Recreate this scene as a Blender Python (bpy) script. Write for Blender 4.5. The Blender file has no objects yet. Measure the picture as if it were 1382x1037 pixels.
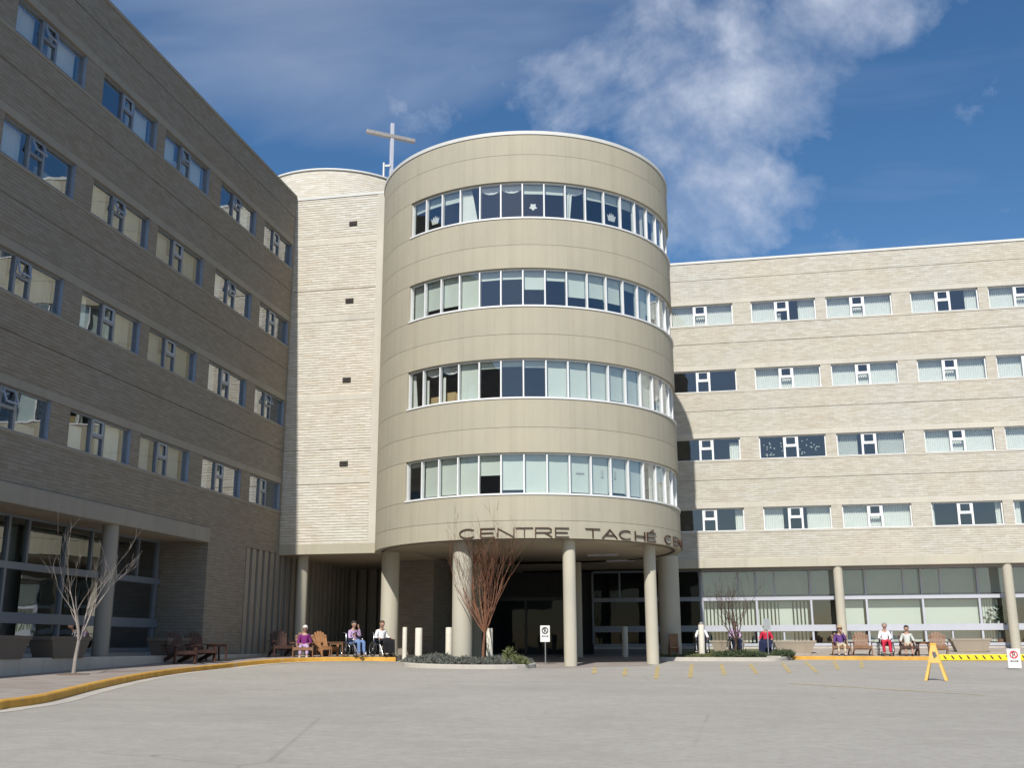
import bpy, bmesh, math, random
from mathutils import Vector, Matrix
random.seed(7)
SC = bpy.context.scene
COL = SC.collection
rad = math.radians

# ------------------------------------------------------------------ camera
F, PITCH, ROLL, YAW, CAMH = 1417.54, .2452, -.0035, -.1954, 1.2
fw = Vector((math.sin(YAW) * math.cos(PITCH), math.cos(YAW) * math.cos(PITCH), math.sin(PITCH)))
rt = Vector((math.cos(YAW), -math.sin(YAW), 0)); up = rt.cross(fw)
r_ = math.cos(ROLL) * rt + math.sin(ROLL) * up
u_ = -math.sin(ROLL) * rt + math.cos(ROLL) * up
cam = bpy.data.cameras.new('camera'); cam.sensor_width = 36; cam.sensor_fit = 'HORIZONTAL'
cam.lens = F / 1382 * 36; cam.clip_start = .1; cam.clip_end = 5000
camo = bpy.data.objects.new('camera', cam); COL.objects.link(camo)
camo.matrix_world = Matrix(((r_.x, u_.x, -fw.x, 0), (r_.y, u_.y, -fw.y, 0), (r_.z, u_.z, -fw.z, CAMH), (0, 0, 0, 1)))
SC.camera = camo

# ------------------------------------------------------------------ sun, sky, exposure
SUN_EL, SUN_TH = rad(43), rad(2.5)
sdir = Vector((math.sin(SUN_TH) * math.cos(SUN_EL), math.cos(SUN_TH) * math.cos(SUN_EL), -math.sin(SUN_EL)))
sl = bpy.data.lights.new('sun', 'SUN'); sl.energy = 5.0; sl.angle = rad(.53); sl.color = (1, .965, .905)
so = bpy.data.objects.new('sun', sl); COL.objects.link(so)
so.rotation_euler = sdir.to_track_quat('-Z', 'Y').to_euler(); so.location = (0, -40, 60)
W = bpy.data.worlds.new('World'); SC.world = W; W.use_nodes = True
n = W.node_tree.nodes; L = W.node_tree.links
def wn(t, **k):
    o = n.new(t)
    for a, b in k.items(): setattr(o, a, b)
    return o
def wmath(op, a, b=None, c=None, clamp=False):
    o = wn('ShaderNodeMath', operation=op, use_clamp=clamp)
    for i, x in enumerate((a, b, c)):
        if x is None: continue
        if isinstance(x, (int, float)): o.inputs[i].default_value = x
        else: L.new(x, o.inputs[i])
    return o.outputs[0]
sky = wn('ShaderNodeTexSky', sky_type='NISHITA'); sky.sun_disc = False
sky.sun_elevation = SUN_EL; sky.sun_rotation = rad(180) + SUN_TH
sky.air_density = 1.0; sky.dust_density = .6; sky.ozone_density = 3.0
hs = wn('ShaderNodeHueSaturation'); hs.inputs['Saturation'].default_value = 1.22; hs.inputs['Value'].default_value = 1.0
L.new(sky.outputs[0], hs.inputs['Color'])
# clouds: a flat layer seen in perspective (direction divided by height)
tc = wn('ShaderNodeTexCoord'); sp = wn('ShaderNodeSeparateXYZ'); L.new(tc.outputs['Generated'], sp.inputs[0])
zz = wmath('MAXIMUM', sp.outputs[2], .06)
px_ = wmath('DIVIDE', sp.outputs[0], zz); py_ = wmath('DIVIDE', sp.outputs[1], zz)
cb = wn('ShaderNodeCombineXYZ'); L.new(px_, cb.inputs[0]); L.new(py_, cb.inputs[1])
def cloudnoise(scale, detail, rough, dist=0., rot=0, sx=1, sy=1):
    mp = wn('ShaderNodeMapping'); mp.inputs['Rotation'].default_value = (0, 0, rot); mp.inputs['Scale'].default_value = (sx, sy, 1)
    L.new(cb.outputs[0], mp.inputs[0])
    t = wn('ShaderNodeTexNoise'); t.inputs['Scale'].default_value = scale; t.inputs['Detail'].default_value = detail
    t.inputs['Roughness'].default_value = rough; t.inputs['Distortion'].default_value = dist
    L.new(mp.outputs[0], t.inputs['Vector']); return t.outputs[0]
def blob(cx, cy, rx, ry, rot=0.):
    dx = wmath('SUBTRACT', px_, cx); dy = wmath('SUBTRACT', py_, cy)
    c, s = math.cos(rot), math.sin(rot)
    a = wmath('ADD', wmath('MULTIPLY', dx, c / rx), wmath('MULTIPLY', dy, s / rx))
    b = wmath('ADD', wmath('MULTIPLY', dx, -s / ry), wmath('MULTIPLY', dy, c / ry))
    d2 = wmath('ADD', wmath('MULTIPLY', a, a), wmath('MULTIPLY', b, b))
    return wmath('SUBTRACT', 1., wmath('POWER', d2, .5), clamp=True)
pn = wn('ShaderNodeTexNoise'); pn.inputs['Scale'].default_value = 6.5; pn.inputs['Detail'].default_value = 7; pn.inputs['Roughness'].default_value = .6; pn.inputs['Distortion'].default_value = .25
L.new(tc.outputs['Generated'], pn.inputs['Vector']); puff = pn.outputs[0]
wisp = cloudnoise(1.5, 5, .52, .5, rot=.25, sx=.8, sy=1.5)
b1 = wmath('ADD', blob(.05, 1.68, .42, .46), wmath('MULTIPLY', blob(.03, 2.2, .28, .62), .7), clamp=True)
b1 = wmath('ADD', b1, wmath('MULTIPLY', blob(.70, 2.5, .12, .16), .55), clamp=True)
m1 = wmath('ADD', wmath('MULTIPLY', wmath('POWER', b1, .85), .80), wmath('MULTIPLY', wmath('SUBTRACT', puff, .5), 2.5))
m1 = wmath('MULTIPLY', wmath('SUBTRACT', m1, .20), 1.5, clamp=True)
b2 = wmath('MULTIPLY', blob(-.55, 1.35, .85, .6), 1.0)
pn2 = wn('ShaderNodeTexNoise'); pn2.inputs['Scale'].default_value = 15; pn2.inputs['Detail'].default_value = 6; pn2.inputs['Roughness'].default_value = .62; pn2.inputs['Distortion'].default_value = .3
L.new(tc.outputs['Generated'], pn2.inputs['Vector'])
m1 = wmath('MULTIPLY', m1, wmath('ADD', .78, wmath('MULTIPLY', wmath('SUBTRACT', pn2.outputs[0], .5), 1.9)), clamp=True)
m2 = wmath('MULTIPLY', wmath('SUBTRACT', wisp, wmath('SUBTRACT', .56, wmath('MULTIPLY', b2, .42))), 1.15, clamp=True)
m2 = wmath('MULTIPLY', m2, .66)
mm = wmath('MAXIMUM', m1, m2, clamp=True)
fade = wmath('MULTIPLY', wmath('SUBTRACT', sp.outputs[2], .08), 5, clamp=True)
mm = wmath('MULTIPLY', wmath('MULTIPLY', mm, fade), .86)
mx = wn('ShaderNodeMix', data_type='RGBA'); L.new(mm, mx.inputs[0])
L.new(hs.outputs[0], mx.inputs[6]); mx.inputs[7].default_value = (6.2, 6.7, 7.8, 1)
bg = n['Background']; L.new(mx.outputs[2], bg.inputs[0]); bg.inputs[1].default_value = .112
SC.view_settings.view_transform = 'Standard'; SC.view_settings.look = 'None'
SC.view_settings.exposure = 0; SC.view_settings.gamma = 1
SC.cycles.max_bounces = 7; SC.cycles.diffuse_bounces = 3; SC.cycles.glossy_bounces = 3; SC.cycles.transparent_max_bounces = 8
SC.cycles.caustics_reflective = False; SC.cycles.caustics_refractive = False

# ------------------------------------------------------------------ materials
MATS = {}
class NT:
    def __init__(s, name):
        s.m = bpy.data.materials.new(name); s.m.use_nodes = True
        s.n = s.m.node_tree.nodes; s.l = s.m.node_tree.links; s.b = s.n['Principled BSDF']
    def add(s, t, ins=None, **k):
        o = s.n.new(t)
        for a, b in k.items(): setattr(o, a, b)
        for a, b in (ins or {}).items():
            if isinstance(b, bpy.types.NodeSocket): s.l.new(b, o.inputs[a])
            else: o.inputs[a].default_value = b
        return o
    def math(s, op, a, b, clamp=False):
        return s.add('ShaderNodeMath', {0: a, 1: b}, operation=op, use_clamp=clamp).outputs[0]
    def mix(s, f, a, b, bt='MIX'):
        o = s.add('ShaderNodeMix', data_type='RGBA', blend_type=bt)
        for i, v in ((0, f), (6, a), (7, b)):
            if isinstance(v, bpy.types.NodeSocket): s.l.new(v, o.inputs[i])
            else: o.inputs[i].default_value = v
        return o.outputs[2]
    def noise(s, scale, detail=4, rough=.55, vec=None, dist=0):
        o = s.add('ShaderNodeTexNoise', {'Scale': scale, 'Detail': detail, 'Roughness': rough, 'Distortion': dist})
        s.l.new(vec if vec is not None else s.obj(), o.inputs['Vector']); return o.outputs[0]
    def obj(s):
        if not hasattr(s, '_o'): s._o = s.add('ShaderNodeTexCoord').outputs['Object']
        return s._o
    def ramp(s, v, a, b):
        return s.add('ShaderNodeMapRange', {0: v, 1: a, 2: b}).outputs[0]
    def bump(s, h, st, d):
        o = s.add('ShaderNodeBump', {'Strength': st, 'Distance': d, 'Height': h}); s.l.new(o.outputs[0], s.b.inputs['Normal'])
def c4(c, k=1.): return (c[0] * k, c[1] * k, c[2] * k, 1)
def plain(name, c, rough=.6, metal=0., var=.12, scale=6., bump=0., spec=.5):
    """painted or cast surface: uneven tone from two noises, a little relief"""
    t = NT(name)
    v = t.math('MULTIPLY', t.math('ADD', t.noise(scale, 5), t.noise(scale * .17, 3)), .5)
    col = t.mix(t.ramp(v, .32, .68), c4(c, 1 - var), c4(c, 1 + var))
    t.l.new(col, t.b.inputs['Base Color']); t.b.inputs['Roughness'].default_value = rough
    t.b.inputs['Metallic'].default_value = metal; t.b.inputs['Specular IOR Level'].default_value = spec
    if bump: t.bump(t.noise(scale * 7, 4), .35, bump)
    MATS[name] = t.m; return t.m
def brick(name, c, row=.1, width=.4, relief=.02, con=1.):
    """long thin bricks: uneven courses, faint upright joints, rough split faces"""
    t = NT(name)
    s = t.add('ShaderNodeSeparateXYZ', {0: t.obj()})
    xy = t.math('ADD', s.outputs[0], s.outputs[1])
    vec = t.add('ShaderNodeCombineXYZ', {0: xy, 1: s.outputs[2], 2: 0.}).outputs[0]
    bt = t.add('ShaderNodeTexBrick', {'Vector': vec, 'Color1': c4(c, 1.07), 'Color2': c4((c[0], c[1] * .955, c[2] * .89), .93), 'Mortar': c4(c, .84),
               'Scale': 1., 'Mortar Size': .008, 'Mortar Smooth': .3, 'Bias': -.15, 'Brick Width': width, 'Row Height': row})
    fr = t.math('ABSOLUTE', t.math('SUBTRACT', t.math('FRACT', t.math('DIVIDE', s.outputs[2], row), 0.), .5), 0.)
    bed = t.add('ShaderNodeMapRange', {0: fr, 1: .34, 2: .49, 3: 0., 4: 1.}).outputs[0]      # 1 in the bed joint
    st = t.add('ShaderNodeMapping', {'Scale': (2.3, 1.15 / row, 1.)}); t.l.new(vec, st.inputs[0])
    dash = t.noise(1., 3, .65, st.outputs[0])
    slow = t.noise(.3, 3, .5, vec); mid = t.noise(1.3, 4, .6, vec)
    col = t.mix(t.ramp(dash, .34, .64), c4((.91, .90, .885)), c4((1.05, 1.05, 1.05)))
    col = t.mix(1., bt.outputs[0], col, 'MULTIPLY')
    bedk = t.math('MULTIPLY', bed, t.math('MULTIPLY', t.ramp(dash, .62, .40), .62 * con), True)  # dark bed joints, plus painted shadow dashes under projecting bricks
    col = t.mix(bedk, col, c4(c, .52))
    col = t.mix(t.ramp(slow, .35, .65), col, t.mix(1., col, c4((1.03, .985, .94)), 'MULTIPLY'))
    col = t.mix(t.math('MULTIPLY', t.ramp(mid, .45, .7), .22), col, t.mix(1., col, c4((.88, .88, .90)), 'MULTIPLY'))
    sm = t.add('ShaderNodeMapping', {'Scale': (2.4, .12, 1.)}); t.l.new(vec, sm.inputs[0])
    col = t.mix(t.math('MULTIPLY', t.ramp(t.noise(1., 4, .6, sm.outputs[0]), .56, .78), .22), col, c4(c, .75))
    t.l.new(col, t.b.inputs['Base Color']); t.b.inputs['Roughness'].default_value = .9; t.b.inputs['Specular IOR Level'].default_value = .2
    hgt = t.math('ADD', t.math('MULTIPLY', bed, -1.0 * con), t.math('MULTIPLY', dash, 1.2 * con))
    hgt = t.math('ADD', hgt, t.math('MULTIPLY', t.noise(38., 4, .7), .4))
    t.bump(hgt, .9, relief)
    MATS[name] = t.m; return t.m
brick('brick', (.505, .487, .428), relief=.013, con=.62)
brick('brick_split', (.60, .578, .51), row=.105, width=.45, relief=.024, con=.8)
brick('brick_shaded', (.235, .219, .191), relief=.01, con=.6)  # same brick as the sunlit wing, with shade put into the colour
def concrete(name, c, var=.1):
    t = NT(name)
    s = t.add('ShaderNodeSeparateXYZ', {0: t.obj()})
    sm = t.add('ShaderNodeMapping', {'Scale': (3.2, 3.2, .12)}); t.l.new(t.obj(), sm.inputs[0])
    streak = t.noise(1., 5, .65, sm.outputs[0]); big = t.noise(.45, 4, .6); fine = t.noise(30., 4, .7)
    col = t.mix(t.ramp(big, .35, .65), c4(c, 1 - var), c4((c[0] * 1.02, c[1], c[2] * .97), 1 + var * .6))
    col = t.mix(t.math('MULTIPLY', t.ramp(streak, .50, .76), .55), col, c4((c[0], c[1] * .97, c[2] * .92), .72))
    col = t.mix(t.math('MULTIPLY', fine, .25), col, c4(c, .8))
    rnd = t.add('ShaderNodeObjectInfo').outputs['Random']
    col = t.mix(t.ramp(rnd, -.2, 1.2), t.mix(1., col, c4((.965, .965, .96)), 'MULTIPLY'), t.mix(1., col, c4((1.035, 1.03, 1.02)), 'MULTIPLY'))
    t.l.new(col, t.b.inputs['Base Color']); t.b.inputs['Roughness'].default_value = .85; t.b.inputs['Specular IOR Level'].default_value = .25
    t.bump(t.math('ADD', fine, t.math('MULTIPLY', t.noise(4., 3), .6)), .3, .01)
    MATS[name] = t.m; return t.m
concrete('concrete_panel', (.415, .386, .302), .06)
concrete('concrete_shade_band', (.28, .263, .23), .08)  # darker copy of the band concrete, the wing's shade put into its colour
concrete('planter_shaded', (.15, .13, .11), .14)  # trough concrete darkened to stand in for the loggia shade
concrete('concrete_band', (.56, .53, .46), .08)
concrete('concrete_column', (.50, .47, .385), .08)
concrete('concrete_fin', (.29, .265, .225), .1)
concrete('soffit', (.36, .31, .24), .1)
concrete('planter', (.34, .29, .23), .14)
concrete('kerb_concrete', (.50, .47, .42), .14)
plain('white_metal', (.74, .74, .73), .4, 0, .05, 4)
plain('skylit_metal', (.30, .37, .48), .4, .2, .06, 4)  # blue of sky light painted into jambs and vent sashes
plain('rail_metal', (.50, .51, .56), .4, .1, .05, 4)
plain('frame_shaded', (.20, .225, .265), .4, .2, .06, 4)  # window frame metal with bluish shade put into its colour
plain('coping', (.60, .59, .55), .6, .0, .08, 2)
plain('dark_metal', (.05, .05, .055), .45, .6, .1)
plain('vent_dark', (.05, .04, .035), .7, 0, .2)
plain('interior', (.16, .15, .14), .9, 0, .15, 1)
plain('interior_dark', (.045, .045, .045), .9, 0, .2, 1)
plain('letter', (.10, .055, .04), .5, .4, .15, 9)
plain('cross_metal', (.42, .38, .34), .5, .5, .2, 5)
t = NT('yellow_paint')
chip = t.ramp(t.math('ADD', t.math('MULTIPLY', t.noise(5., 6, .7), .65), t.math('MULTIPLY', t.noise(.7, 3), .4)), .60, .66)
yc_ = t.mix(t.ramp(t.noise(3., 4), .3, .7), (.50, .25, .03, 1), (.66, .37, .06, 1))
t.l.new(t.mix(t.math('MULTIPLY', chip, .8), yc_, (.36, .32, .27, 1)), t.b.inputs['Base Color']); t.b.inputs['Roughness'].default_value = .75; t.bump(t.noise(20., 4), .4, .006); MATS['yellow_paint'] = t.m
plain('sign_yellow', (.62, .33, .03), .5, 0, .12, 7)
plain('bright_yellow', (.85, .62, .02), .5, 0, .08, 7)
plain('black_paint', (.015, .015, .015), .5, 0, .2)
plain('red_paint', (.55, .03, .05), .5, 0, .1)
plain('white_paint', (.80, .79, .75), .55, 0, .07, 5)
plain('bollard_paint', (.68, .64, .54), .6, 0, .1, 5)
plain('cedar', (.21, .105, .052), .6, 0, .3, 9, .003)
plain('redwood', (.06, .026, .018), .6, 0, .3, 9, .003)
plain('cedar_pale', (.40, .20, .09), .6, 0, .25, 9, .003)
plain('skin', (.42, .25, .18), .55, 0, .08, 20)
for nm, c in dict(purple=(.18, .03, .15), lavender=(.45, .33, .50), white=(.80, .79, .80), jeans=(.16, .25, .45), navy=(.02, .025, .06), red=(.50, .03, .06),
                  grey=(.55, .56, .52), khaki=(.50, .43, .32), plum=(.12, .06, .20), black=(.02, .02, .022), pink=(.55, .22, .30), tan=(.42, .30, .18)).items():
    plain('cloth_' + nm, c, .9, 0, .16, 14, .004, .15)
for nm, c in dict(white=(.62, .60, .57), brown=(.08, .045, .025), grey=(.28, .26, .25), black=(.02, .017, .015)).items():
    plain('hair_' + nm, c, .7, 0, .25, 40, .004)
plain('rubber', (.02, .02, .02), .8, 0, .2)
plain('chrome', (.55, .56, .58), .25, .9, .05)
plain('bark_pale', (.30, .26, .23), .85, 0, .25, 14, .004)
plain('bark_red', (.20, .09, .05), .8, 0, .4, 12, .004)
plain('bark_brown', (.10, .06, .045), .85, 0, .3, 12, .004)
plain('juniper', (.10, .105, .085), .8, 0, .4, 5)
plain('evergreen', (.05, .07, .028), .8, 0, .4, 5)
plain('grass', (.11, .12, .045), .9, 0, .3, 5)
plain('soil', (.14, .10, .07), .95, 0, .3, 6, .02)
plain('curtain', (.76, .76, .72), .85, 0, .05, 3, 0, .1)
plain('curtain_grey', (.52, .53, .50), .85, 0, .08, 3, 0, .1)
plain('curtain_cream', (.42, .41, .34), .85, 0, .05, 3, 0, .1)
plain('blind', (.66, .70, .64), .8, 0, .025, 2, 0, .1)
plain('plant_leaf', (.02, .06, .02), .5, 0, .3, 5)
plain('cardboard', (.50, .36, .18), .8, 0, .1, 5)
def glass(name, tint, refl, rough=.012, slant=.55):
    """window glass: looks through, mirrors more at a slant, slightly wavy"""
    t = NT(name); out = t.n['Material Output']; t.n.remove(t.b)
    tr = t.add('ShaderNodeBsdfTransparent', {0: c4(tint)})
    off = t.add('ShaderNodeVectorMath', {0: t.obj(), 1: t.math('MULTIPLY', t.add('ShaderNodeObjectInfo').outputs['Random'], 50.)}, operation='ADD').outputs[0]
    nz = t.noise(.9, 2, .5, off); bp = t.add('ShaderNodeBump', {'Strength': .14, 'Distance': .03, 'Height': nz})
    gl = t.add('ShaderNodeBsdfGlossy', {'Color': (.92, .96, 1, 1), 'Roughness': rough, 'Normal': bp.outputs[0]})
    lw = t.add('ShaderNodeLayerWeight', {'Blend': .35})
    fac = t.math('ADD', t.math('MULTIPLY', lw.outputs['Facing'], slant), refl, True)
    mxs = t.add('ShaderNodeMixShader', {0: fac, 1: tr.outputs[0], 2: gl.outputs[0]})
    t.l.new(mxs.outputs[0], out.inputs[0]); MATS[name] = t.m
glass('glass', (.90, .94, .92), .12)
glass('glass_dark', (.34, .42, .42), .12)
glass('glass_porch', (.42, .50, .48), .012, .012, .12)
def asphalt():
    t = NT('asphalt')
    big = t.noise(.11, 5, .6, dist=.6); med = t.noise(.9, 5, .65); fine = t.noise(55., 3, .8)
    mp = t.add('ShaderNodeMapping', {'Scale': (.10, 1.3, 1), 'Rotation': (0, 0, .06)}); t.l.new(t.obj(), mp.inputs[0])
    tracks = t.noise(.8, 5, .62, mp.outputs[0], .4)
    c = (.40, .375, .332)
    col = t.mix(t.ramp(big, .34, .66), c4(c, .86), c4(c, 1.1))
    col = t.mix(t.math('MULTIPLY', t.ramp(tracks, .48, .72), .35), col, c4(c, 1.2))
    grit = t.noise(7., 5, .75); grit2 = t.noise(2.2, 4, .7)
    col = t.mix(t.math('MULTIPLY', t.ramp(grit, .42, .66), .6), col, c4(c, .76))
    col = t.mix(t.math('MULTIPLY', t.ramp(grit2, .52, .72), .4), col, c4(c, 1.18))
    col = t.mix(t.math('MULTIPLY', t.ramp(med, .5, .75), .5), col, c4((c[0], c[1] * .99, c[2] * .98), .76))
    col = t.mix(t.math('MULTIPLY', t.ramp(fine, .4, .62), .28), col, c4(c, .62))
    vo = t.add('ShaderNodeTexVoronoi', {'Scale': .16}, feature='DISTANCE_TO_EDGE')
    wob = t.add('ShaderNodeVectorMath', {0: t.obj(), 1: t.add('ShaderNodeTexNoise', {'Scale': .7, 'Detail': 4}).outputs[1]}, operation='ADD')
    t.l.new(wob.outputs[0], vo.inputs['Vector'])
    crack = t.add('ShaderNodeMapRange', {0: vo.outputs['Distance'], 1: .0, 2: .005, 3: 1., 4: 0.}).outputs[0]
    col = t.mix(t.math('MULTIPLY', crack, t.math('MULTIPLY', t.ramp(t.noise(.25, 2), .45, .6), .38)), col, c4(c, .45))
    sv = t.add('ShaderNodeTexVoronoi', {'Scale': .55}); t.l.new(t.obj(), sv.inputs['Vector'])
    spot = t.add('ShaderNodeMapRange', {0: sv.outputs['Distance'], 1: .02, 2: .05, 3: 1., 4: 0.}).outputs[0]
    col = t.mix(t.math('MULTIPLY', spot, t.math('MULTIPLY', t.ramp(t.noise(.4, 2), .46, .56), .75)), col, c4(c, .3))
    t.l.new(col, t.b.inputs['Base Color']); t.b.inputs['Roughness'].default_value = .93; t.b.inputs['Specular IOR Level'].default_value = .2
    t.bump(t.math('ADD', fine, t.math('MULTIPLY', med, .5)), .45, .012); MATS['asphalt'] = t.m
asphalt()
def paving(name, c, w, h):
    t = NT(name)
    bt = t.add('ShaderNodeTexBrick', {'Vector': t.obj(), 'Color1': c4(c, 1.1), 'Color2': c4((c[0], c[1] * .86, c[2] * .8), .85), 'Mortar': c4(c, .6), 'Scale': 1.,
               'Mortar Size': .012, 'Mortar Smooth': .3, 'Brick Width': w, 'Row Height': h})
    col = t.mix(t.math('MULTIPLY', t.noise(.8, 5, .6), .5), bt.outputs[0], c4(c, .8))
    t.l.new(col, t.b.inputs['Base Color']); t.b.inputs['Roughness'].default_value = .9
    t.bump(t.math('ADD', t.math('MULTIPLY', bt.outputs['Fac'], -1.), t.math('MULTIPLY', t.noise(30, 3), .4)), .5, .01); MATS[name] = t.m
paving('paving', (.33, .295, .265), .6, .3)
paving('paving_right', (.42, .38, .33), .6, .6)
def worn_yellow():
    t = NT('road_yellow'); tr = t.add('ShaderNodeBsdfTransparent'); out = t.n['Material Output']
    t.l.new(t.mix(t.ramp(t.noise(3, 4), .3, .7), (.66, .47, .14, 1), (.56, .46, .26, 1)), t.b.inputs['Base Color']); t.b.inputs['Roughness'].default_value = .85
    f = t.ramp(t.math('ADD', t.math('MULTIPLY', t.noise(9, 5, .7), .6), t.math('MULTIPLY', t.noise(.9, 3), .55)), .36, .56)
    ms = t.add('ShaderNodeMixShader', {0: t.math('MULTIPLY', f, .72), 1: tr.outputs[0], 2: t.b.outputs[0]}); t.l.new(ms.outputs[0], out.inputs[0]); MATS['road_yellow'] = t.m
worn_yellow()

# ------------------------------------------------------------------ mesh helpers
class MB:
    def __init__(s): s.v = []; s.f = []; s.sm = []
    def add(s, vs, fs, smooth=False):
        o = len(s.v); s.v += [tuple(v) for v in vs]; s.f += [tuple(i + o for i in f) for f in fs]; s.sm += [smooth] * len(fs); return s
    def box(s, x0, x1, y0, y1, z0, z1):
        vs = [(x, y, z) for z in (z0, z1) for y in (y0, y1) for x in (x0, x1)]
        return s.add(vs, [(0, 2, 3, 1), (4, 5, 7, 6), (0, 1, 5, 4), (2, 6, 7, 3), (0, 4, 6, 2), (1, 3, 7, 5)])
    def obox(s, p, q, w, d, upv=(0, 0, 1)):
        """bar of width w, depth d from p to q"""
        p, q = Vector(p), Vector(q); a = (q - p).normalized(); b = a.cross(Vector(upv))
        if b.length < 1e-4: b = a.cross(Vector((1, 0, 0)))
        b.normalize(); c = b.cross(a).normalized()
        vs = [e + b * (i * w / 2) + c * (j * d / 2) for e in (p, q) for i, j in ((-1, -1), (1, -1), (1, 1), (-1, 1))]
        return s.add(vs, [(0, 1, 2, 3), (7, 6, 5, 4), (0, 4, 5, 1), (1, 5, 6, 2), (2, 6, 7, 3), (3, 7, 4, 0)])
    def tube(s, pts, rs, n=8, cap=True):
        pts = [Vector(p) for p in pts]; rings = []
        ref = None
        for i, p in enumerate(pts):
            a = (pts[min(i + 1, len(pts) - 1)] - pts[max(i - 1, 0)]).normalized()
            if ref is None: ref = a.orthogonal().normalized()
            b = (ref - a * ref.dot(a))
            b = b.normalized() if b.length > 1e-5 else a.orthogonal().normalized()
            ref = b; c = a.cross(b); r = rs[i] if isinstance(rs, (list, tuple)) else rs
            rings.append([p + (b * math.cos(2 * math.pi * k / n) + c * math.sin(2 * math.pi * k / n)) * r for k in range(n)])
        vs = [v for r in rings for v in r]
        fs = [(i * n + k, i * n + (k + 1) % n, (i + 1) * n + (k + 1) % n, (i + 1) * n + k) for i in range(len(pts) - 1) for k in range(n)]
        s.add(vs, fs, True)
        if cap: s.add(rings[0], [tuple(range(n))[::-1]]); s.add(rings[-1], [tuple(range(n))])
        return s
    def cyl(s, x, y, z0, z1, r0, r1=None, n=24): return s.tube([(x, y, z0), (x, y, z1)], [r0, r0 if r1 is None else r1], n)
    def lathe(s, prof, cx=0, cy=0, n=24, smooth=True):
        vs = [(cx + r * math.cos(2 * math.pi * k / n), cy + r * math.sin(2 * math.pi * k / n), z) for r, z in prof for k in range(n)]
        return s.add(vs, [(i * n + k, i * n + (k + 1) % n, (i + 1) * n + (k + 1) % n, (i + 1) * n + k) for i in range(len(prof) - 1) for k in range(n)], smooth)
    def sph(s, c, r, n=10, m=7, sc=(1, 1, 1)):
        vs = []; fs = []
        for i in range(m + 1):
            t = math.pi * i / m
            for k in range(n):
                a = 2 * math.pi * k / n
                vs.append((c[0] + r * sc[0] * math.sin(t) * math.cos(a), c[1] + r * sc[1] * math.sin(t) * math.sin(a), c[2] + r * sc[2] * math.cos(t)))
        for i in range(m):
            for k in range(n): fs.append((i * n + k, (i + 1) * n + k, (i + 1) * n + (k + 1) % n, i * n + (k + 1) % n))
        return s.add(vs, fs, True)
    def arc(s, r0, r1, z0, z1, a0, a1, n=10):
        """curved slab round the local z axis; angle 0 looks along -y, positive to +x; degrees"""
        vs = []
        for i in range(n + 1):
            a = rad(a0 + (a1 - a0) * i / n); sx, sy = math.sin(a), -math.cos(a)
            for r, z in ((r1, z0), (r1, z1), (r0, z1), (r0, z0)): vs.append((sx * r, sy * r, z))
        fs = []
        for i in range(n):
            for k in range(4): fs.append((i * 4 + k, (i + 1) * 4 + k, (i + 1) * 4 + (k + 1) % 4, i * 4 + (k + 1) % 4))
        fs += [(0, 1, 2, 3), (n * 4 + 3, n * 4 + 2, n * 4 + 1, n * 4)]
        return s.add(vs, fs)
    def prism(s, poly, z0, z1, ax='z'):
        n = len(poly)
        m = (lambda p, h: (p[0], p[1], h)) if ax == 'z' else (lambda p, h: (p[0], h, p[1])) if ax == 'y' else (lambda p, h: (h, p[0], p[1]))
        vs = [m(p, z0) for p in poly] + [m(p, z1) for p in poly]
        return s.add(vs, [tuple(range(n))[::-1], tuple(range(n, 2 * n))] + [(i, (i + 1) % n, n + (i + 1) % n, n + i) for i in range(n)])
    def mesh(s, name, fix=True):
        m = bpy.data.meshes.new(name); m.from_pydata(s.v, [], s.f); m.polygons.foreach_set('use_smooth', s.sm)
        if fix:
            b = bmesh.new(); b.from_mesh(m); bmesh.ops.recalc_face_normals(b, faces=b.faces); b.to_mesh(m); b.free()
        m.update(); return m
def link(name, me, mat, parent=None, loc=None, rz=None):
    o = bpy.data.objects.new(name, me); COL.objects.link(o)
    if mat and not me.materials: me.materials.append(MATS[mat])
    if parent: o.parent = parent
    if loc is not None: o.location = loc
    if rz is not None: o.rotation_euler = (0, 0, rz)
    return o
def build(mb, name, mat, parent=None, loc=None, rz=None, bevel=0, fix=True):
    o = link(name, mb.mesh(name, fix), mat, parent, loc, rz)
    if bevel:
        b = o.modifiers.new('bevel', 'BEVEL'); b.width = bevel; b.segments = 2; b.limit_method = 'ANGLE'
    return o
def tag(o, label=None, cat=None, group=None, kind=None):
    for k, v in (('label', label), ('category', cat), ('group', group), ('kind', kind)):
        if v: o[k] = v
    return o
def thing(name, loc, rz, label, cat, group=None):
    o = bpy.data.objects.new(name, None); COL.objects.link(o); o.location = loc; o.rotation_euler = (0, 0, rz)
    o.empty_display_size = .3; return tag(o, label, cat, group)
def dup(o, parent=None, loc=None, rz=None, label=None, mats=None):
    c = o.copy(); COL.objects.link(c); c.parent = parent
    if loc is not None: c.location = loc
    if rz is not None: c.rotation_euler = (0, 0, rz)
    if label: c['label'] = label
    for ch in o.children: dup(ch, c)
    return c
def chlist(o): return list(o.children)

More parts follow.
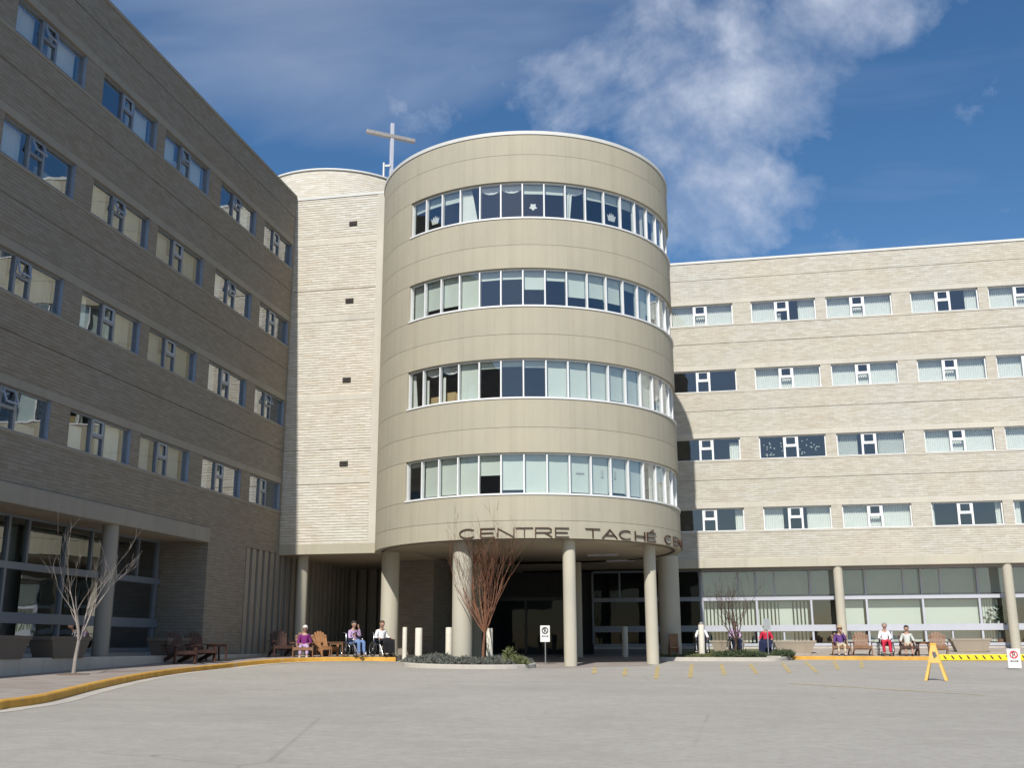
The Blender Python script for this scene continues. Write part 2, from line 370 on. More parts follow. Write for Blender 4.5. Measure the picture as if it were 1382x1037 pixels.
# ------------------------------------------------------------------ ground
def gz(x, y):
    yc = min(max(y, -20), 60); xc = min(max(x, -30), 40)
    k = min(max((yc - 30) / 7, 0), 1); k = k * k * (3 - 2 * k)
    return .0152 * yc - .006 * xc + .012 * max(0, min(-xc - 6, 12)) * k
def sheet(name, xs, ys, zf, mat, kind='structure'):
    vs = [(x, y, zf(x, y)) for y in ys for x in xs]; nx = len(xs)
    mb = MB().add(vs, [(j * nx + i, j * nx + i + 1, (j + 1) * nx + i + 1, (j + 1) * nx + i) for j in range(len(ys) - 1) for i in range(nx - 1)])
    return tag(build(mb, name, mat, fix=False), kind=kind)
xs = [-1500, -300, -80, -30] + [-26 + 2 * i for i in range(11)] + [0, 6, 12, 20, 30, 40, 100, 300, 1500]
ys = [-1500, -300, -60, -20, -10] + [4 * i for i in range(16)] + [100, 300, 1500]
sheet('road', xs, ys, gz, 'asphalt')['label'] = 'pale weathered asphalt forecourt in front of the buildings'
KL = [(-10.9, 2), (-10.8, 8), (-10.8, 14.1), (-10.9, 15), (-11.15, 16.4), (-12.3, 19.4), (-13.3, 22.2), (-14.15, 24.9), (-14.85, 27.8), (-15.15, 30.2), (-15.2, 32.2), (-14.95, 34), (-14.3, 35.4), (-13.4, 36.3), (-12.4, 36.9), (-11.6, 37.1)]
def smoothline(p, k=4):
    out = []
    for i in range(len(p) - 1):
        p0, p1, p2, p3 = [Vector(p[min(max(i + j, 0), len(p) - 1)]) for j in (-1, 0, 1, 2)]
        for q in range(k):
            t = q / k
            out.append(.5 * ((2 * p1) + (p2 - p0) * t + (2 * p0 - 5 * p1 + 4 * p2 - p3) * t * t + (3 * p1 - p0 - 3 * p2 + p3) * t ** 3))
    out.append(Vector(p[-1])); return out
def kerb(name, line, w, h, mat, side=1, label=None, close=False):
    """kerb stone ribbon; the line is its road-side foot, w goes to its left (side=1) or right"""
    mb = MB(); pts = line; m = len(pts); vs = []
    for i, p in enumerate(pts):
        a = (pts[(i + 1) % m] if close else pts[min(i + 1, m - 1)]) - (pts[i - 1] if close else pts[max(i - 1, 0)])
        nrm = Vector((-a.y, a.x)).normalized() * side
        q = p + nrm * w; z = gz(p.x, p.y); b = .022
        pr = [(p, z - .1), (p + nrm * .012, z + h - b), (p + nrm * (b + .012), z + h), (q - nrm * .01, z + h), (q, z - .1)]
        vs += [(c.x, c.y, zz) for c, zz in pr]
    fs = []
    for i in range(m if close else m - 1):
        j = (i + 1) % m
        for k in range(4): fs.append((i * 5 + k, j * 5 + k, j * 5 + k + 1, i * 5 + k + 1))
    if not close: fs += [(0, 1, 2, 3, 4), tuple((m - 1) * 5 + k for k in (4, 3, 2, 1, 0))]
    mb.add(vs, fs); o = tag(build(mb, name, mat), label, kind='structure'); return o
kl = smoothline(KL)
kerb('kerb', kl, .18, .14, 'yellow_paint', 1, 'yellow painted kerb curving along the shaded brick wing')
def zwall(y): return min(max(.56 + (y - 22) * .028, .45), .90)
vs = []
for i, p in enumerate(kl[:-3]):
    a = kl[min(i + 1, len(kl) - 1)] - kl[max(i - 1, 0)]; nr = Vector((a.y, -a.x)).normalized()
    for q in (p - nr * .05, p + nr * .32): vs.append((q.x, q.y, gz(q.x, q.y) + .005))
tag(build(MB().add(vs, [(2 * i, 2 * i + 1, 2 * i + 3, 2 * i + 2) for i in range(len(vs) // 2 - 1)]), 'gutter', 'kerb_concrete', fix=False), 'pale concrete gutter along the curved yellow kerb', kind='structure')
# left pavement: from the kerb up to the terrace along the wing
vs = []; fs = []
nk = len(kl)
for i, p in enumerate(kl):
    a = kl[min(i + 1, nk - 1)] - kl[max(i - 1, 0)]; nr = Vector((-a.y, a.x)).normalized()
    s0 = p + nr * .17; z0 = gz(p.x, p.y) + .133
    if p.y < 34.2: e = Vector((-16.55, p.y + (0 if p.y < 30 else (p.y - 30) * .75)))
    else: e = Vector((-16.5 + (i - nk + 12) * .40, 38.6))
    for k in range(5):
        t = k / 4; q = s0.lerp(e, t); vs.append((q.x, q.y, z0 + (zwall(p.y) - z0) * t))
for i in range(nk - 1):
    for k in range(4): fs.append((i * 5 + k, (i + 1) * 5 + k, (i + 1) * 5 + k + 1, i * 5 + k + 1))
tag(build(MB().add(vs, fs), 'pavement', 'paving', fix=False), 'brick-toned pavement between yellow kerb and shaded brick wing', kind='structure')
tag(build(MB().box(-19.5, -16.5, -12, 38.3, .3, .97), 'terrace', 'kerb_concrete', bevel=.015), 'low concrete terrace under the recessed ground floor glazing', kind='structure')
tag(build(MB().box(-19.5, -11.9, 38.3, 60, .3, .895), 'porch_floor', 'paving_right'), 'paved floor of the dark porch under the stair block', kind='structure')
# right-hand pavement
def rz_(x, y): 
    t = min(max((y - 44.2) / 6.6, 0), 1); z0 = gz(x, 44.2) + .133; return z0 + (1.07 - z0) * t
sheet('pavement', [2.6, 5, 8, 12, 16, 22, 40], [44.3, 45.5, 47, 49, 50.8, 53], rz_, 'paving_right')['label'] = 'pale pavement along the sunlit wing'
kerb('kerb', [Vector((x, 44.2)) for x in (2.5, 5, 8, 12, 18, 40)], .18, .14, 'yellow_paint', 1, 'straight yellow kerb before the sunlit wing')
lowk = smoothline([(-2.9, 42.3), (-2.6, 41.75), (-2.1, 41.6), (-.5, 41.65), (1.2, 41.7), (1.75, 41.9), (2.1, 42.6), (2.45, 44.1)], 3)
kerb('kerb', lowk, .18, .14, 'kerb_concrete', 1, 'plain concrete kerb edging the small lawn')
def lawnz(x, y):
    t = min(max((y - 42) / 8.5, 0), 1); z0 = gz(x, y) + .12; return z0 + (1.05 - z0) * t ** 1.2
lv = [(-2.75, 42.2), (-2.45, 41.9), (-.5, 41.83), (1.15, 41.88), (1.6, 42.05), (1.95, 42.7), (2.35, 44.2)]
vs = []; fs = []
for i, (x, y) in enumerate(lv):
    xe = -2.75 + 5.38 * i / 6
    for k in range(6): vs.append((x + (xe - x) * k / 5, y + (51 - y) * k / 5, lawnz(x + (xe - x) * k / 5, y + (51 - y) * k / 5)))
for i in range(6):
    for k in range(5): fs.append((i * 6 + k, (i + 1) * 6 + k, (i + 1) * 6 + k + 1, i * 6 + k + 1))
tag(build(MB().add(vs, fs), 'lawn', 'grass', fix=False), 'thin spring lawn behind the concrete kerb', kind='structure')
# island with planting bed
isl = [(-10.4, 34.0), (-10.1, 33.2), (-9.2, 32.5), (-7.8, 32.1), (-6.6, 32.4), (-6.0, 33.2), (-6.1, 34.6), (-6.9, 35.9), (-8.4, 36.6), (-9.8, 36.2), (-10.35, 35.2)]
il = smoothline(isl + isl[:1], 3)[:-1]
kerb('kerb', il, .16, .13, 'kerb_concrete', 1, 'pale concrete kerb round the planted island', True)
ctr = Vector((-8.2, 34.3))
vs = [(ctr.x, ctr.y, gz(*ctr) + .2)] + [(p.x + (ctr.x - p.x) * .04, p.y + (ctr.y - p.y) * .04, gz(p.x, p.y) + .11) for p in il]
tag(build(MB().add(vs, [(0, i + 1, (i + 1) % len(il) + 1) for i in range(len(il))]), 'planting_bed', 'soil', fix=False), 'soil of the planted island under the tower', kind='structure')
# paver apron beside the slim columns, and worn yellow bay lines
vs = [(x, y, gz(x, y) + .005) for x, y in [(-5.9, 33.2), (-2.6, 36.2), (-2.3, 41.4), (-3.1, 42.6), (-3.3, 50.5), (-9, 50.5), (-8, 40), (-6.3, 36.6)]]
tag(build(MB().add(vs, [tuple(range(8))]), 'paver_apron', 'paving', fix=False), 'pinkish paver apron under the tower', kind='structure')
MK = [((-4.11, 34.0), (-3.6, 29.6)), ((-3.09, 33.5), (-2.65, 28.2)), ((-2.25, 35.7), (-1.75, 26.8)), ((-1.23, 38.1), (-.95, 27.6)), ((-.24, 38.3), (-.11, 29.4)), ((.74, 38.5), (.75, 30)), ((1.92, 40.3), (1.66, 31.1)), ((2.84, 42.3), (2.41, 31.3)), ((3.9, 42.4), (3.2, 33.6)), ((4.9, 42.5), (4.1, 35.5)), ((1.3, 25.2), (4.6, 21.4))]
for i, (a, b) in enumerate(MK):
    a, b = Vector(a), Vector(b); d = (b - a); nr = Vector((-d.y, d.x)).normalized() * .06; vs = []; K = 5
    for k in range(K + 1):
        p = a + d * (k / K)
        for s in (-1, 1): vs.append((p.x + nr.x * s, p.y + nr.y * s, gz(p.x, p.y) + .008))
    o = build(MB().add(vs, [(2 * k, 2 * k + 1, 2 * k + 3, 2 * k + 2) for k in range(K)]), 'road_marking', 'road_yellow', fix=False)
    tag(o, 'worn yellow bay line on the asphalt', kind='structure')

# ------------------------------------------------------------------ wings
XL, YR = -16.8, 49.67
HEAD = [7.41 + 3.32 * k for k in range(4)]; WH = 1.08; ROOF = 19.66
MESHC = {}
def cached(key, fn):
    if key not in MESHC: MESHC[key] = fn()
    return MESHC[key]
def drape_mesh(w, h, pleat=.09, amp=.022, lean=0.):
    k = max(4, int(w / pleat * 4)); mb = MB(); vs = []
    for i in range(k + 1):
        x = w * i / k; y = amp * 1.5 * math.sin(i * math.pi / 2) + .4 * amp * math.sin(i * 1.7)
        vs += [(x, y, 0), (x + lean * (i / k), y, h)]
    return mb.add(vs, [(2 * i, 2 * i + 2, 2 * i + 3, 2 * i + 1) for i in range(k)], True)
def drape(parent, x0, x1, z0, z1, y, mat, name='curtain', pleat=.09, lean=0.):
    w, h = round(x1 - x0, 2), round(z1 - z0, 2)
    me = cached(('d', w, h, mat, pleat, lean), lambda: drape_mesh(w, h, pleat, .022, lean).mesh(name, False))
    return link(name, me, mat, parent, (x0, y, z0))
WD = 3.0; CX0, CX1 = 1.14, 1.72
def frame_mesh():
    t = .055; mb = MB(); h = WH
    mb.box(0, WD, .10, .18, 0, t); mb.box(0, WD, .10, .18, h - t, h); mb.box(0, t, .10, .18, t, h - t); mb.box(WD - t, WD, .10, .18, t, h - t)
    for x in (CX0, CX1): mb.box(x - .045, x + .045, .075, .182, t, h - t)
    mb.box(CX0 + .045, CX1 - .045, .08, .18, h * .50, h * .50 + .085)
    return mb
def sash_mesh():
    w = CX1 - CX0 - .1; h = .40; t = .04; mb = MB()
    mb.box(0, w, -.02, .02, -h, -h + t); mb.box(0, w, -.02, .02, -t, 0); mb.box(0, t, -.02, .02, -h + t, -t); mb.box(w - t, w, -.02, .02, -h + t, -t)
    return mb
def quad(x0, x1, z0, z1, y): return MB().add([(x0, y, z0), (x1, y, z0), (x1, y, z1), (x0, y, z1)], [(0, 1, 2, 3)])
def window(root, x, z, spec, framemat, sw=1., ajar=0.):
    """spec: list of (x0,x1,z0,z1,material) hangings in window units"""
    f = link('window', cached(('frame', framemat), lambda: frame_mesh().mesh('window')), framemat, root, (x, 0, z)); f.scale = (sw, 1, 1)
    g = 'glass'
    for k, (a, b, c, d) in enumerate(((.055, CX0 - .045, .055, WH - .055), (CX1 + .045, WD - .055, .055, WH - .055), (CX0 + .045, CX1 - .045, .055, WH * .5), (CX0 + .05, CX1 - .05, WH * .5 + .09, WH - .055))):
        if k == 3:
            s = link('vent_sash', cached(('sash', framemat), lambda: sash_mesh().mesh('vent_sash')), 'skylit_metal' if framemat == 'frame_shaded' else framemat, f, (CX0 + .05, .095, WH - .06)); s.rotation_euler = (-ajar, 0, 0)
        p = link('pane', cached(('pane', k), lambda: quad(a, b, c, d, .135).mesh('pane', False)), g, f)
    for (a, b, c, d, m) in spec:
        drape(f, a, b, c, d, .36, m, pleat=.10)
    return f
def full(m='curtain'): return [(.03, 1.16, .0, WH, m), (1.16, 1.7, .0, WH * .52, m), (1.7, 2.97, .0, WH, m)]
def wing(root, u0, u1, cols, specs, brickm, framem, ajars, skip_lower=None):
    """local frame: x along the wall, y into the building, z up"""
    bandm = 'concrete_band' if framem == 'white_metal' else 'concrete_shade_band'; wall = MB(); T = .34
    zs = 5.08
    wall_lo = zs
    for k, hd in enumerate(HEAD):
        sill = hd - WH
        j = sill - .93
        if k == 0: wall.box(u0, u1, 0, T, zs, sill)
        else:
            wall.box(u0, u1, 0, T, HEAD[k - 1] + .225, j - .014); wall.box(u0, u1, 0, T, j + .014, sill); wall.box(u0, u1, .03, T, j - .014, j + .014)
        prev = u0
        for (a, b) in cols:
            wall.box(prev, a, 0, T, sill, hd); prev = b
        wall.box(prev, u1, 0, T, sill, hd)
    j = HEAD[3] + 1.25
    wall.box(u0, u1, 0, T, HEAD[3] + .225, j - .014); wall.box(u0, u1, 0, T, j + .014, ROOF - .16); wall.box(u0, u1, .03, T, j - .014, j + .014)
    build(wall, 'wall', brickm, root)
    for k, hd in enumerate(HEAD):
        build(MB().box(u0, u1, -.012, T, hd, hd + .225), 'lintel_band', bandm, root)
        build(MB().box(u0, u1, -.02, T * .4, hd - WH - .06, hd - WH + .004), 'sill_band', bandm, root)
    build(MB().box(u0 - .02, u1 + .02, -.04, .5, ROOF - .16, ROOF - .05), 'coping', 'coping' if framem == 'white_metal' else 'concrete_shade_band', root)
    # floors, back wall and roof behind the facade
    inn = MB()
    for hd in HEAD: inn.box(u0, u1, T, 4.5, hd - WH - 1.0, hd - WH - .72)
    inn.box(u0, u1, 4.5, 4.7, .9, ROOF - .4); inn.box(u0, u1, T, 4.7, ROOF - .5, ROOF - .3)
    inn.box(u1 - .2, u1 - .002, T, 4.5, 4.95, ROOF - .5); inn.box(u0 + .002, u0 + .2, T, 4.5, 4.95, ROOF - .5)
    build(inn, 'interior', 'interior', root)
    for ci, (a, b) in enumerate(cols):
        for k, hd in enumerate(HEAD):
            window(root, a, hd - WH, specs(ci, k), framem, (b - a) / WD, ajars(ci, k))
            build(MB().box(a - .0, b, -.03, .10, hd - WH + .004, hd - WH + .03), 'window_sill', 'white_metal' if framem == 'white_metal' else framem, root)
            if framem == 'frame_shaded':   # metal-lined reveals, sky light put into their blue
                build(MB().box(b - .02, b - .002, .012, .10, hd - WH + .03, hd - .002), 'reveal', 'skylit_metal', root)

# right wing (sunlit)
RW = thing('brick_wing', (0, YR, 0), 0, 'sunlit buff brick wing with rows of white framed windows, right of the round tower', 'building')
rc = [(-1.92, 1.08), (1.94, 4.96), (5.43, 8.43), (9.27, 12.26), (12.7, 15.7), (16.5, 19.5)]
C_, G_ = 'curtain', 'curtain_grey'
RS = {(0, 3): full(), (1, 3): [(.03, 1.16, 0, WH, C_), (2.2, 2.97, 0, WH, C_), (1.16, 1.4, 0, .5, C_)], (2, 3): full(), (3, 3): [(.03, 1.16, 0, WH, C_), (2.45, 2.97, 0, WH, C_)], (4, 3): full(),
      (0, 2): [], (1, 2): full(), (2, 2): full(), (3, 2): full(), (4, 2): full(),
      (0, 1): [(2.5, 2.97, 0, WH - .2, C_)], (1, 1): [], (2, 1): [(.03, .95, 0, WH, G_), (1.85, 2.97, 0, WH, G_)], (3, 1): full(), (4, 1): full(),
      (0, 0): [(2.6, 2.97, 0, WH, C_)], (1, 0): [(.03, .9, 0, WH, C_), (1.95, 2.97, 0, WH, C_)], (2, 0): full(), (3, 0): [(.03, .18, 0, WH, C_), (2.75, 2.97, 0, WH, C_)], (4, 0): [(.03, .35, 0, WH, C_)]}
wing(RW, -3.2, 30, rc, lambda c, k: RS.get((c, k), full()), 'brick', 'white_metal', lambda c, k: 0.)
# paper snowflakes stuck inside one window
wst = [o for o in RW.children if o.name.startswith('window') and abs(o.location.x - rc[1][0]) < .01 and abs(o.location.z - (HEAD[1] - WH)) < .01 and 'sill' not in o.name][0]
for i in range(34):
    x = random.choice((random.uniform(.2, 1.05), random.uniform(1.8, 2.85))); z = random.uniform(.15, .9); r = random.uniform(.02, .04); mb = MB()
    for k in range(3):
        a = k * math.pi / 3; mb.obox((x - r * math.cos(a), .15, z - r * math.sin(a)), (x + r * math.cos(a), .15, z + r * math.sin(a)), .012, .003, (0, 1, 0))
    build(mb, 'snowflake', 'white_paint', wst)
def plain_slab(): pass
fa = MB().box(-3.2, 30, -.03, .36, 4.66, 5.08); build(fa, 'fascia', 'concrete_column', RW, bevel=.02)
build(MB().box(-9.5, 30, .36, 4.6, 4.70, 4.95), 'soffit', 'soffit', RW)
# ground floor glazing, recessed
def glazing(root, u0, u1, mains, uppers, lowers, y, framem, gmat, z0, hang=()):
    fr = MB()
    fr.box(u0, u1, y - .09, y + .09, 3.24, 3.43); fr.box(u0, u1, y - .10, y + .10, 1.84, 2.12)
    fr.box(u0, u1, y - .06, y + .06, 4.60, 4.70)
    fr.box(u0, u1, y - .08, y + .08, z0 + .13, z0 + .25)
    o = build(fr, 'glazing', framem, root)
    for x in mains: build(MB().box(x - .045, x + .045, y - .075, y + .075, z0 + .25, 4.6), 'mullion', framem, o)
    for x in uppers: build(MB().box(x - .04, x + .04, y - .06, y + .06, 3.43, 4.6), 'mullion', framem, o)
    for x in lowers: build(MB().box(x - .035, x + .035, y - .06, y + .06, z0 + .25, 1.84), 'mullion', framem, o)
    allu = sorted(mains + uppers); allm = sorted(mains); alll = sorted(mains + lowers)
    for lst, za, zb in ((allu, 3.43, 4.6), (allm, 2.12, 3.24), (alll, z0 + .25, 1.84)):
        for a, b in zip(lst[:-1], lst[1:]):
            build(quad(a + .04, b - .04, za, zb, y), 'pane', 'glass_porch' if gmat == 'glass' and b < 0 else gmat, o, fix=False)
    build(MB().box(u0, u1, y - .05, y + .12, z0 - .3, z0 + .13), 'plinth', 'kerb_concrete', root)
    return o
mains = [-6.2, -3.5, -1.03, 1.44, 3.89, 6.33, 8.76, 11.16, 13.6, 16.0, 18.5]
ups = [-4.9, .64, 2.29, 7.99, 9.58, 14.4, 15.2]
gl = glazing(RW, -1.03, 18.5, mains[2:], ups[1:], [.6, 2.6, 5.1, 7.3, 9.9, 12.4], 1.43, 'rail_metal', 'glass', 1.05)
glp = glazing(RW, -6.2, -1.08, [-6.2, -3.5, -1.12], [-4.9], [], 1.43, 'frame_shaded', 'glass_porch', 1.05)
build(MB().box(-6.4, -1.1, 2.2, 2.3, .9, 4.7), 'shade_backing', 'interior_dark', RW)  # near-black sheet added to deepen the shade behind the porch glass
def slats(parent, x0, x1, z0, z1, y, gap, ang, mat='blind'):
    mb = MB(); x = x0
    while x < x1:
        w = .052; c, s = math.cos(ang) * w, math.sin(ang) * w
        mb.add([(x - c, y - s, z0), (x + c, y + s, z0), (x + c, y + s, z1), (x - c, y - s, z1)], [(0, 1, 2, 3)]); x += gap
    return build(mb, 'vertical_blind', mat, parent, fix=False)
slats(gl, -.95, 1.38, 1.35, 3.2, 1.75, .17, .25); slats(gl, 1.5, 2.5, 1.35, 3.2, 1.75, .17, .3); slats(gl, 2.5, 3.0, 1.35, 3.2, 1.75, .10, .12); slats(gl, 3.0, 3.82, 1.35, 3.2, 1.75, .17, .3)
slats(gl, 5.15, 6.25, 1.35, 3.2, 1.75, .101, .06); slats(gl, 6.4, 8.7, 1.35, 3.2, 1.75, .101, .05); slats(gl, 8.85, 11.1, 1.35, 3.2, 1.75, .1015, .08); slats(gl, 11.25, 12.0, 1.35, 3.2, 1.75, .115, .2)
for a, b in zip(mains[2:9], mains[3:10]): build(MB().box(a + .06, b - .06, 1.9, 1.91, 3.5, 4.62), 'roller_blind', 'curtain_grey', gl)
build(MB().box(-9.5, 30, 4.0, 4.2, .9, 4.7), 'back_wall', 'interior', RW)
build(MB().box(-6.2, 30, 1.3, 4.5, .85, 1.06), 'ground_slab', 'interior', RW)
for x in (5.05, 12.18, 19.4):
    o = build(MB().cyl(x, .22, .75, 4.66, .205, n=28), 'column', 'concrete_column', RW)

# left wing (in its own shade)
LW = thing('brick_wing', (XL, 0, 0), rad(90), 'shaded brick wing receding along the left side with window frames toned for shade', 'building')
lc = [(12.9, 15.9), (16.75, 19.75), (20.62, 23.62), (24.45, 27.46), (27.95, 30.97), (31.84, 34.76), (35.5, 38.22)]
Y_ = 'curtain_cream'
LS = {(2, 3): [(.1, 1.1, 0, WH, C_), (1.75, 2.9, 0, WH, C_)], (3, 3): [(1.75, 2.9, 0, WH, C_)], (4, 3): full(), (5, 3): [(.03, 1.1, 0, .45, C_), (1.75, 2.9, 0, WH, C_)],
      (2, 2): [(.1, 1.1, 0, WH, C_), (1.75, 2.9, 0, .5, Y_)], (3, 2): full(Y_), (4, 2): full(Y_), (2, 1): full(Y_), (3, 1): [(.1, .7, 0, WH, C_), (1.75, 2.9, 0, WH, Y_)], (4, 1): full(Y_),
      (2, 0): [(1.75, 2.9, 0, .35, Y_)], (3, 0): [(.05, 1.1, 0, .75, C_), (1.75, 2.9, 0, WH, C_)], (4, 0): [(.05, 1.1, 0, WH, G_), (1.75, 2.9, 0, WH, G_)]}
aj = {(2, 3): .35, (2, 2): .45, (2, 0): .4, (3, 2): .3, (5, 2): .3, (6, 1): .4, (5, 3): .35, (3, 3): 0, (4, 3): .2, (2, 1): .25}
wing(LW, -6, 38.36, lc, lambda c, k: LS.get((c, k), [(.05, 1.1, 0, WH, G_), (1.75, 2.4, 0, WH, G_)]), 'brick_shaded', 'frame_shaded', lambda c, k: aj.get((c, k), 0.))
lo = MB(); lo.box(32.62, 35.5, 0, .34, .9, 5.08); lo.box(35.5, 38.36, 0, .34, 4.72, 5.08)
lo.box(32.62, 32.95, .34, 1.9, .9, 4.98)
build(lo, 'lower_wall', 'brick_shaded', LW)
build(MB().box(35.5, 48, .45, .6, .9, 4.9), 'slot_back', 'concrete_fin', LW)
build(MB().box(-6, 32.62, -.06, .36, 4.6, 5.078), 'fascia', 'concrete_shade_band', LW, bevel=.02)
build(MB().box(-6, 32.62, .36, 4.6, 4.66, 4.9), 'soffit', 'soffit', LW)
for i in range(21):
    y = 35.62 + i * .53
    build(MB().box(y, y + .30, .02, .45, .9, 4.72), 'fin', 'concrete_fin', LW, bevel=.015)
lm = [15.2, 18.4, 21.6, 24.75, 27.3, 29.9, 32.4]
gll = glazing(LW, 15.2, 32.6, lm, [16.8, 20.0, 23.2, 25.6, 28.6, 31.2], [], 1.72, 'frame_shaded', 'glass_dark', .95)
for a, b in ((24.85, 25.5), (25.7, 27.2), (27.45, 28.5), (28.7, 29.8)): drape(gll, a, b, 3.65 if a > 25.6 else 3.5, 4.5, 1.95, Y_, name='blind', pleat=.3)
build(MB().box(-6, 32.6, 4.0, 4.2, .9, 4.7), 'back_wall', 'interior', LW)
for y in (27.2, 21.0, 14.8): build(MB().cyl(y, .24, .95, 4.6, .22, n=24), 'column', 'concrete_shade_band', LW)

# ------------------------------------------------------------------ stair block between wing and tower
SY = 38.45
SB = thing('stair_block', (0, SY, 0), 0, 'narrow pale split-faced brick block between shaded wing and round tower', 'building')
w = MB(); x0, x1, xt = XL - .3, -12.6, -13.22
prev = 5.05
for k, hd in enumerate(HEAD):
    j = hd + 1.32
    w.box(x0, xt, 0, .34, prev, hd - .03); prev = hd + .21
    if k in (0, 2): w.box(x0, xt, 0, .34, prev, j - .015); w.box(x0, xt, .03, .34, j - .015, j + .015); prev = j + .015
w.box(x0, xt, 0, .34, prev, 19.42)
build(w, 'wall', 'brick_split', SB)
for hd in HEAD: build(MB().box(x0, xt, -.012, .34, hd - .03, hd + .21), 'lintel_band', 'concrete_band', SB)
build(MB().box(xt, x1, -.02, .34, 5.05, 19.42), 'edge_strip', 'concrete_band', SB)
build(MB().box(x0, x1, -.03, .5, 19.42, 19.52), 'coping', 'coping', SB)
build(MB().box(x0, -12.3, -.03, .36, 4.66, 5.05), 'fascia', 'concrete_panel', SB, bevel=.015)
build(MB().box(x0, -11.5, .36, 9, 4.68, 5.0), 'soffit', 'soffit', SB)
build(MB().box(x0, -12, .34, 9, 19.1, 19.3).box(x0, x0 + .2, .34, 9, 5, 19.1), 'roof', 'interior', SB)
for x, z in ((-14.27, 18.19), (-14.31, 14.84), (-14.31, 11.52), (-14.31, 8.15)):
    v = MB(); v.box(x - .17, x + .17, -.03, 0, z - .1, z + .1)
    vo = build(v, 'vent_cover', 'vent_dark', SB)
    for q in range(3): build(MB().box(x - .15, x + .15, -.05, -.03, z - .08 + q * .06, z - .05 + q * .06), 'louvre', 'vent_dark', vo)
# rounded brick plant room on the roof
dr = MB()
dr.lathe([(3.8, 18.6), (3.8, 21.36), (3.72, 21.36)], 0, 0, 64)
D = thing('plant_room', (-16.8, 43.45, 0), 0, 'rounded brick plant room with white coping rising above the stair block roof', 'building')
build(dr, 'wall', 'brick', D)
build(MB().lathe([(3.74, 21.36), (3.84, 21.36), (3.84, 21.45), (3.6, 21.47), (0.01, 21.5)], 0, 0, 64), 'coping', 'coping', D)
# cross
CR = thing('roof_cross', (-14.2, 43.0, 21.55), 0, 'tall metal cross on the rooftop beside the round tower', 'cross')
build(MB().obox((0, 0, 0), (0, 0, 3.55), .16, .15, (1.36, -1.85, 0)), 'upright', 'rail_metal', CR, bevel=.01)
build(MB().obox((-1.0, -.75, 2.88), (.9, .68, 2.88), .2, .17), 'crossbar', 'cross_metal', CR, bevel=.01)
build(MB().box(-.34, -.27, -.2, -.1, 0, 1.5).box(-.26, .0, -.18, -.12, 1.3, 1.38), 'stay_post', 'coping', CR)

# ------------------------------------------------------------------ round tower
TX, TY, TR = -7.33, 40.04, 5.83
TW = thing('round_tower', (TX, TY, 0), 0, 'round four-storey tower of buff concrete panels standing on columns', 'building')
TH = [7.55 + 3.3 * k for k in range(4)]; TWH = 1.43; A0 = -37.2; DA = 7.75; NP = 19; A1 = A0 + DA * NP
EDG = [-91.3, -52.55, -13.8, 24.95, 63.7, 102.45, 141.2]
def panel(z0, z1, a0, a1, g=.012):
    me = cached(('pan', round(z1 - z0, 3), round(a1 - a0, 2)), lambda: MB().arc(TR - .22, TR, .006, z1 - z0 - .006, g, a1 - a0 - g, max(4, int((a1 - a0) / 1.9))).mesh('panel'))
    o = link('panel', me, 'concrete_panel', TW, (0, 0, z0), rad(a0)); return o
zb = [(4.67, 5.26), (5.26, 6.12)]
for k in range(4):
    hd = TH[k]; nx = TH[k + 1] - TWH if k < 3 else None
    if nx: zb += [(hd, hd + .87), (hd + .87, nx)]
zb += [(TH[3], 18.5), (18.5, 19.3)]
for z0, z1 in zb:
    for a, b in zip(EDG[:-1], EDG[1:]): panel(z0, z1, a, b)
for hd in TH:
    panel(hd - TWH, hd, -91.3, -52.55); panel(hd - TWH, hd, -52.55, A0, .0); panel(hd - TWH, hd, A1, 141.2, .0)
bk = MB()
for z0, z1 in zb: bk.arc(TR - .34, TR - .222, z0 - (.0 if z0 < 5 else .0), z1, -91, 141, 100)
build(bk, 'backing', 'vent_dark', TW)
build(MB().arc(TR - .4, TR + .03, 19.3, 19.43, -100, 180, 140), 'coping', 'coping', TW)
cr = MB().lathe([(.01, 19.15), (TR - .3, 19.15), (TR - .3, 18.95), (.01, 18.95)], 0, 0, 48)
build(cr, 'roof', 'interior', TW)
so_ = MB(); so_.lathe([(.01, 4.70), (TR - .05, 4.70), (TR - .05, 4.9), (.01, 4.9)], 0, 0, 72); build(so_, 'soffit', 'soffit', TW)
fl = MB()
for hd in TH: fl.lathe([(.01, hd - TWH - .9), (TR - .36, hd - TWH - .9), (TR - .36, hd - TWH - .6), (.01, hd - TWH - .6)], 0, 0, 40)
build(fl, 'floor_slab', 'interior', TW)
build(MB().lathe([(2.6, 5), (2.6, 19)], 0, 0, 24), 'core', 'interior', TW)
BL = [[.1, .93, .93, .97, .5, .88, .97, .97, .93, .93, .88, .92, -2, .97, .97, .97, .97, .97, .97],
      [-2, -3, -3, .97, .16, .13, .16, .97, .97, .93, .9, .95, .97, -2, .97, .97, .97, .97, .97],
      [.95, .78, .8, .97, .2, .2, .5, .24, .66, .62, .68, .2, .96, .7, .97, .97, .97, .97, .97],
      [.25, .25, .28, -1, -4, -4, .24, .24, -5, .26, .26, .26, -2, .25, -1, -1, .97, .97, .97]]
def tp(a, r, z=0.): return (r * math.sin(rad(a)), -r * math.cos(rad(a)), z)
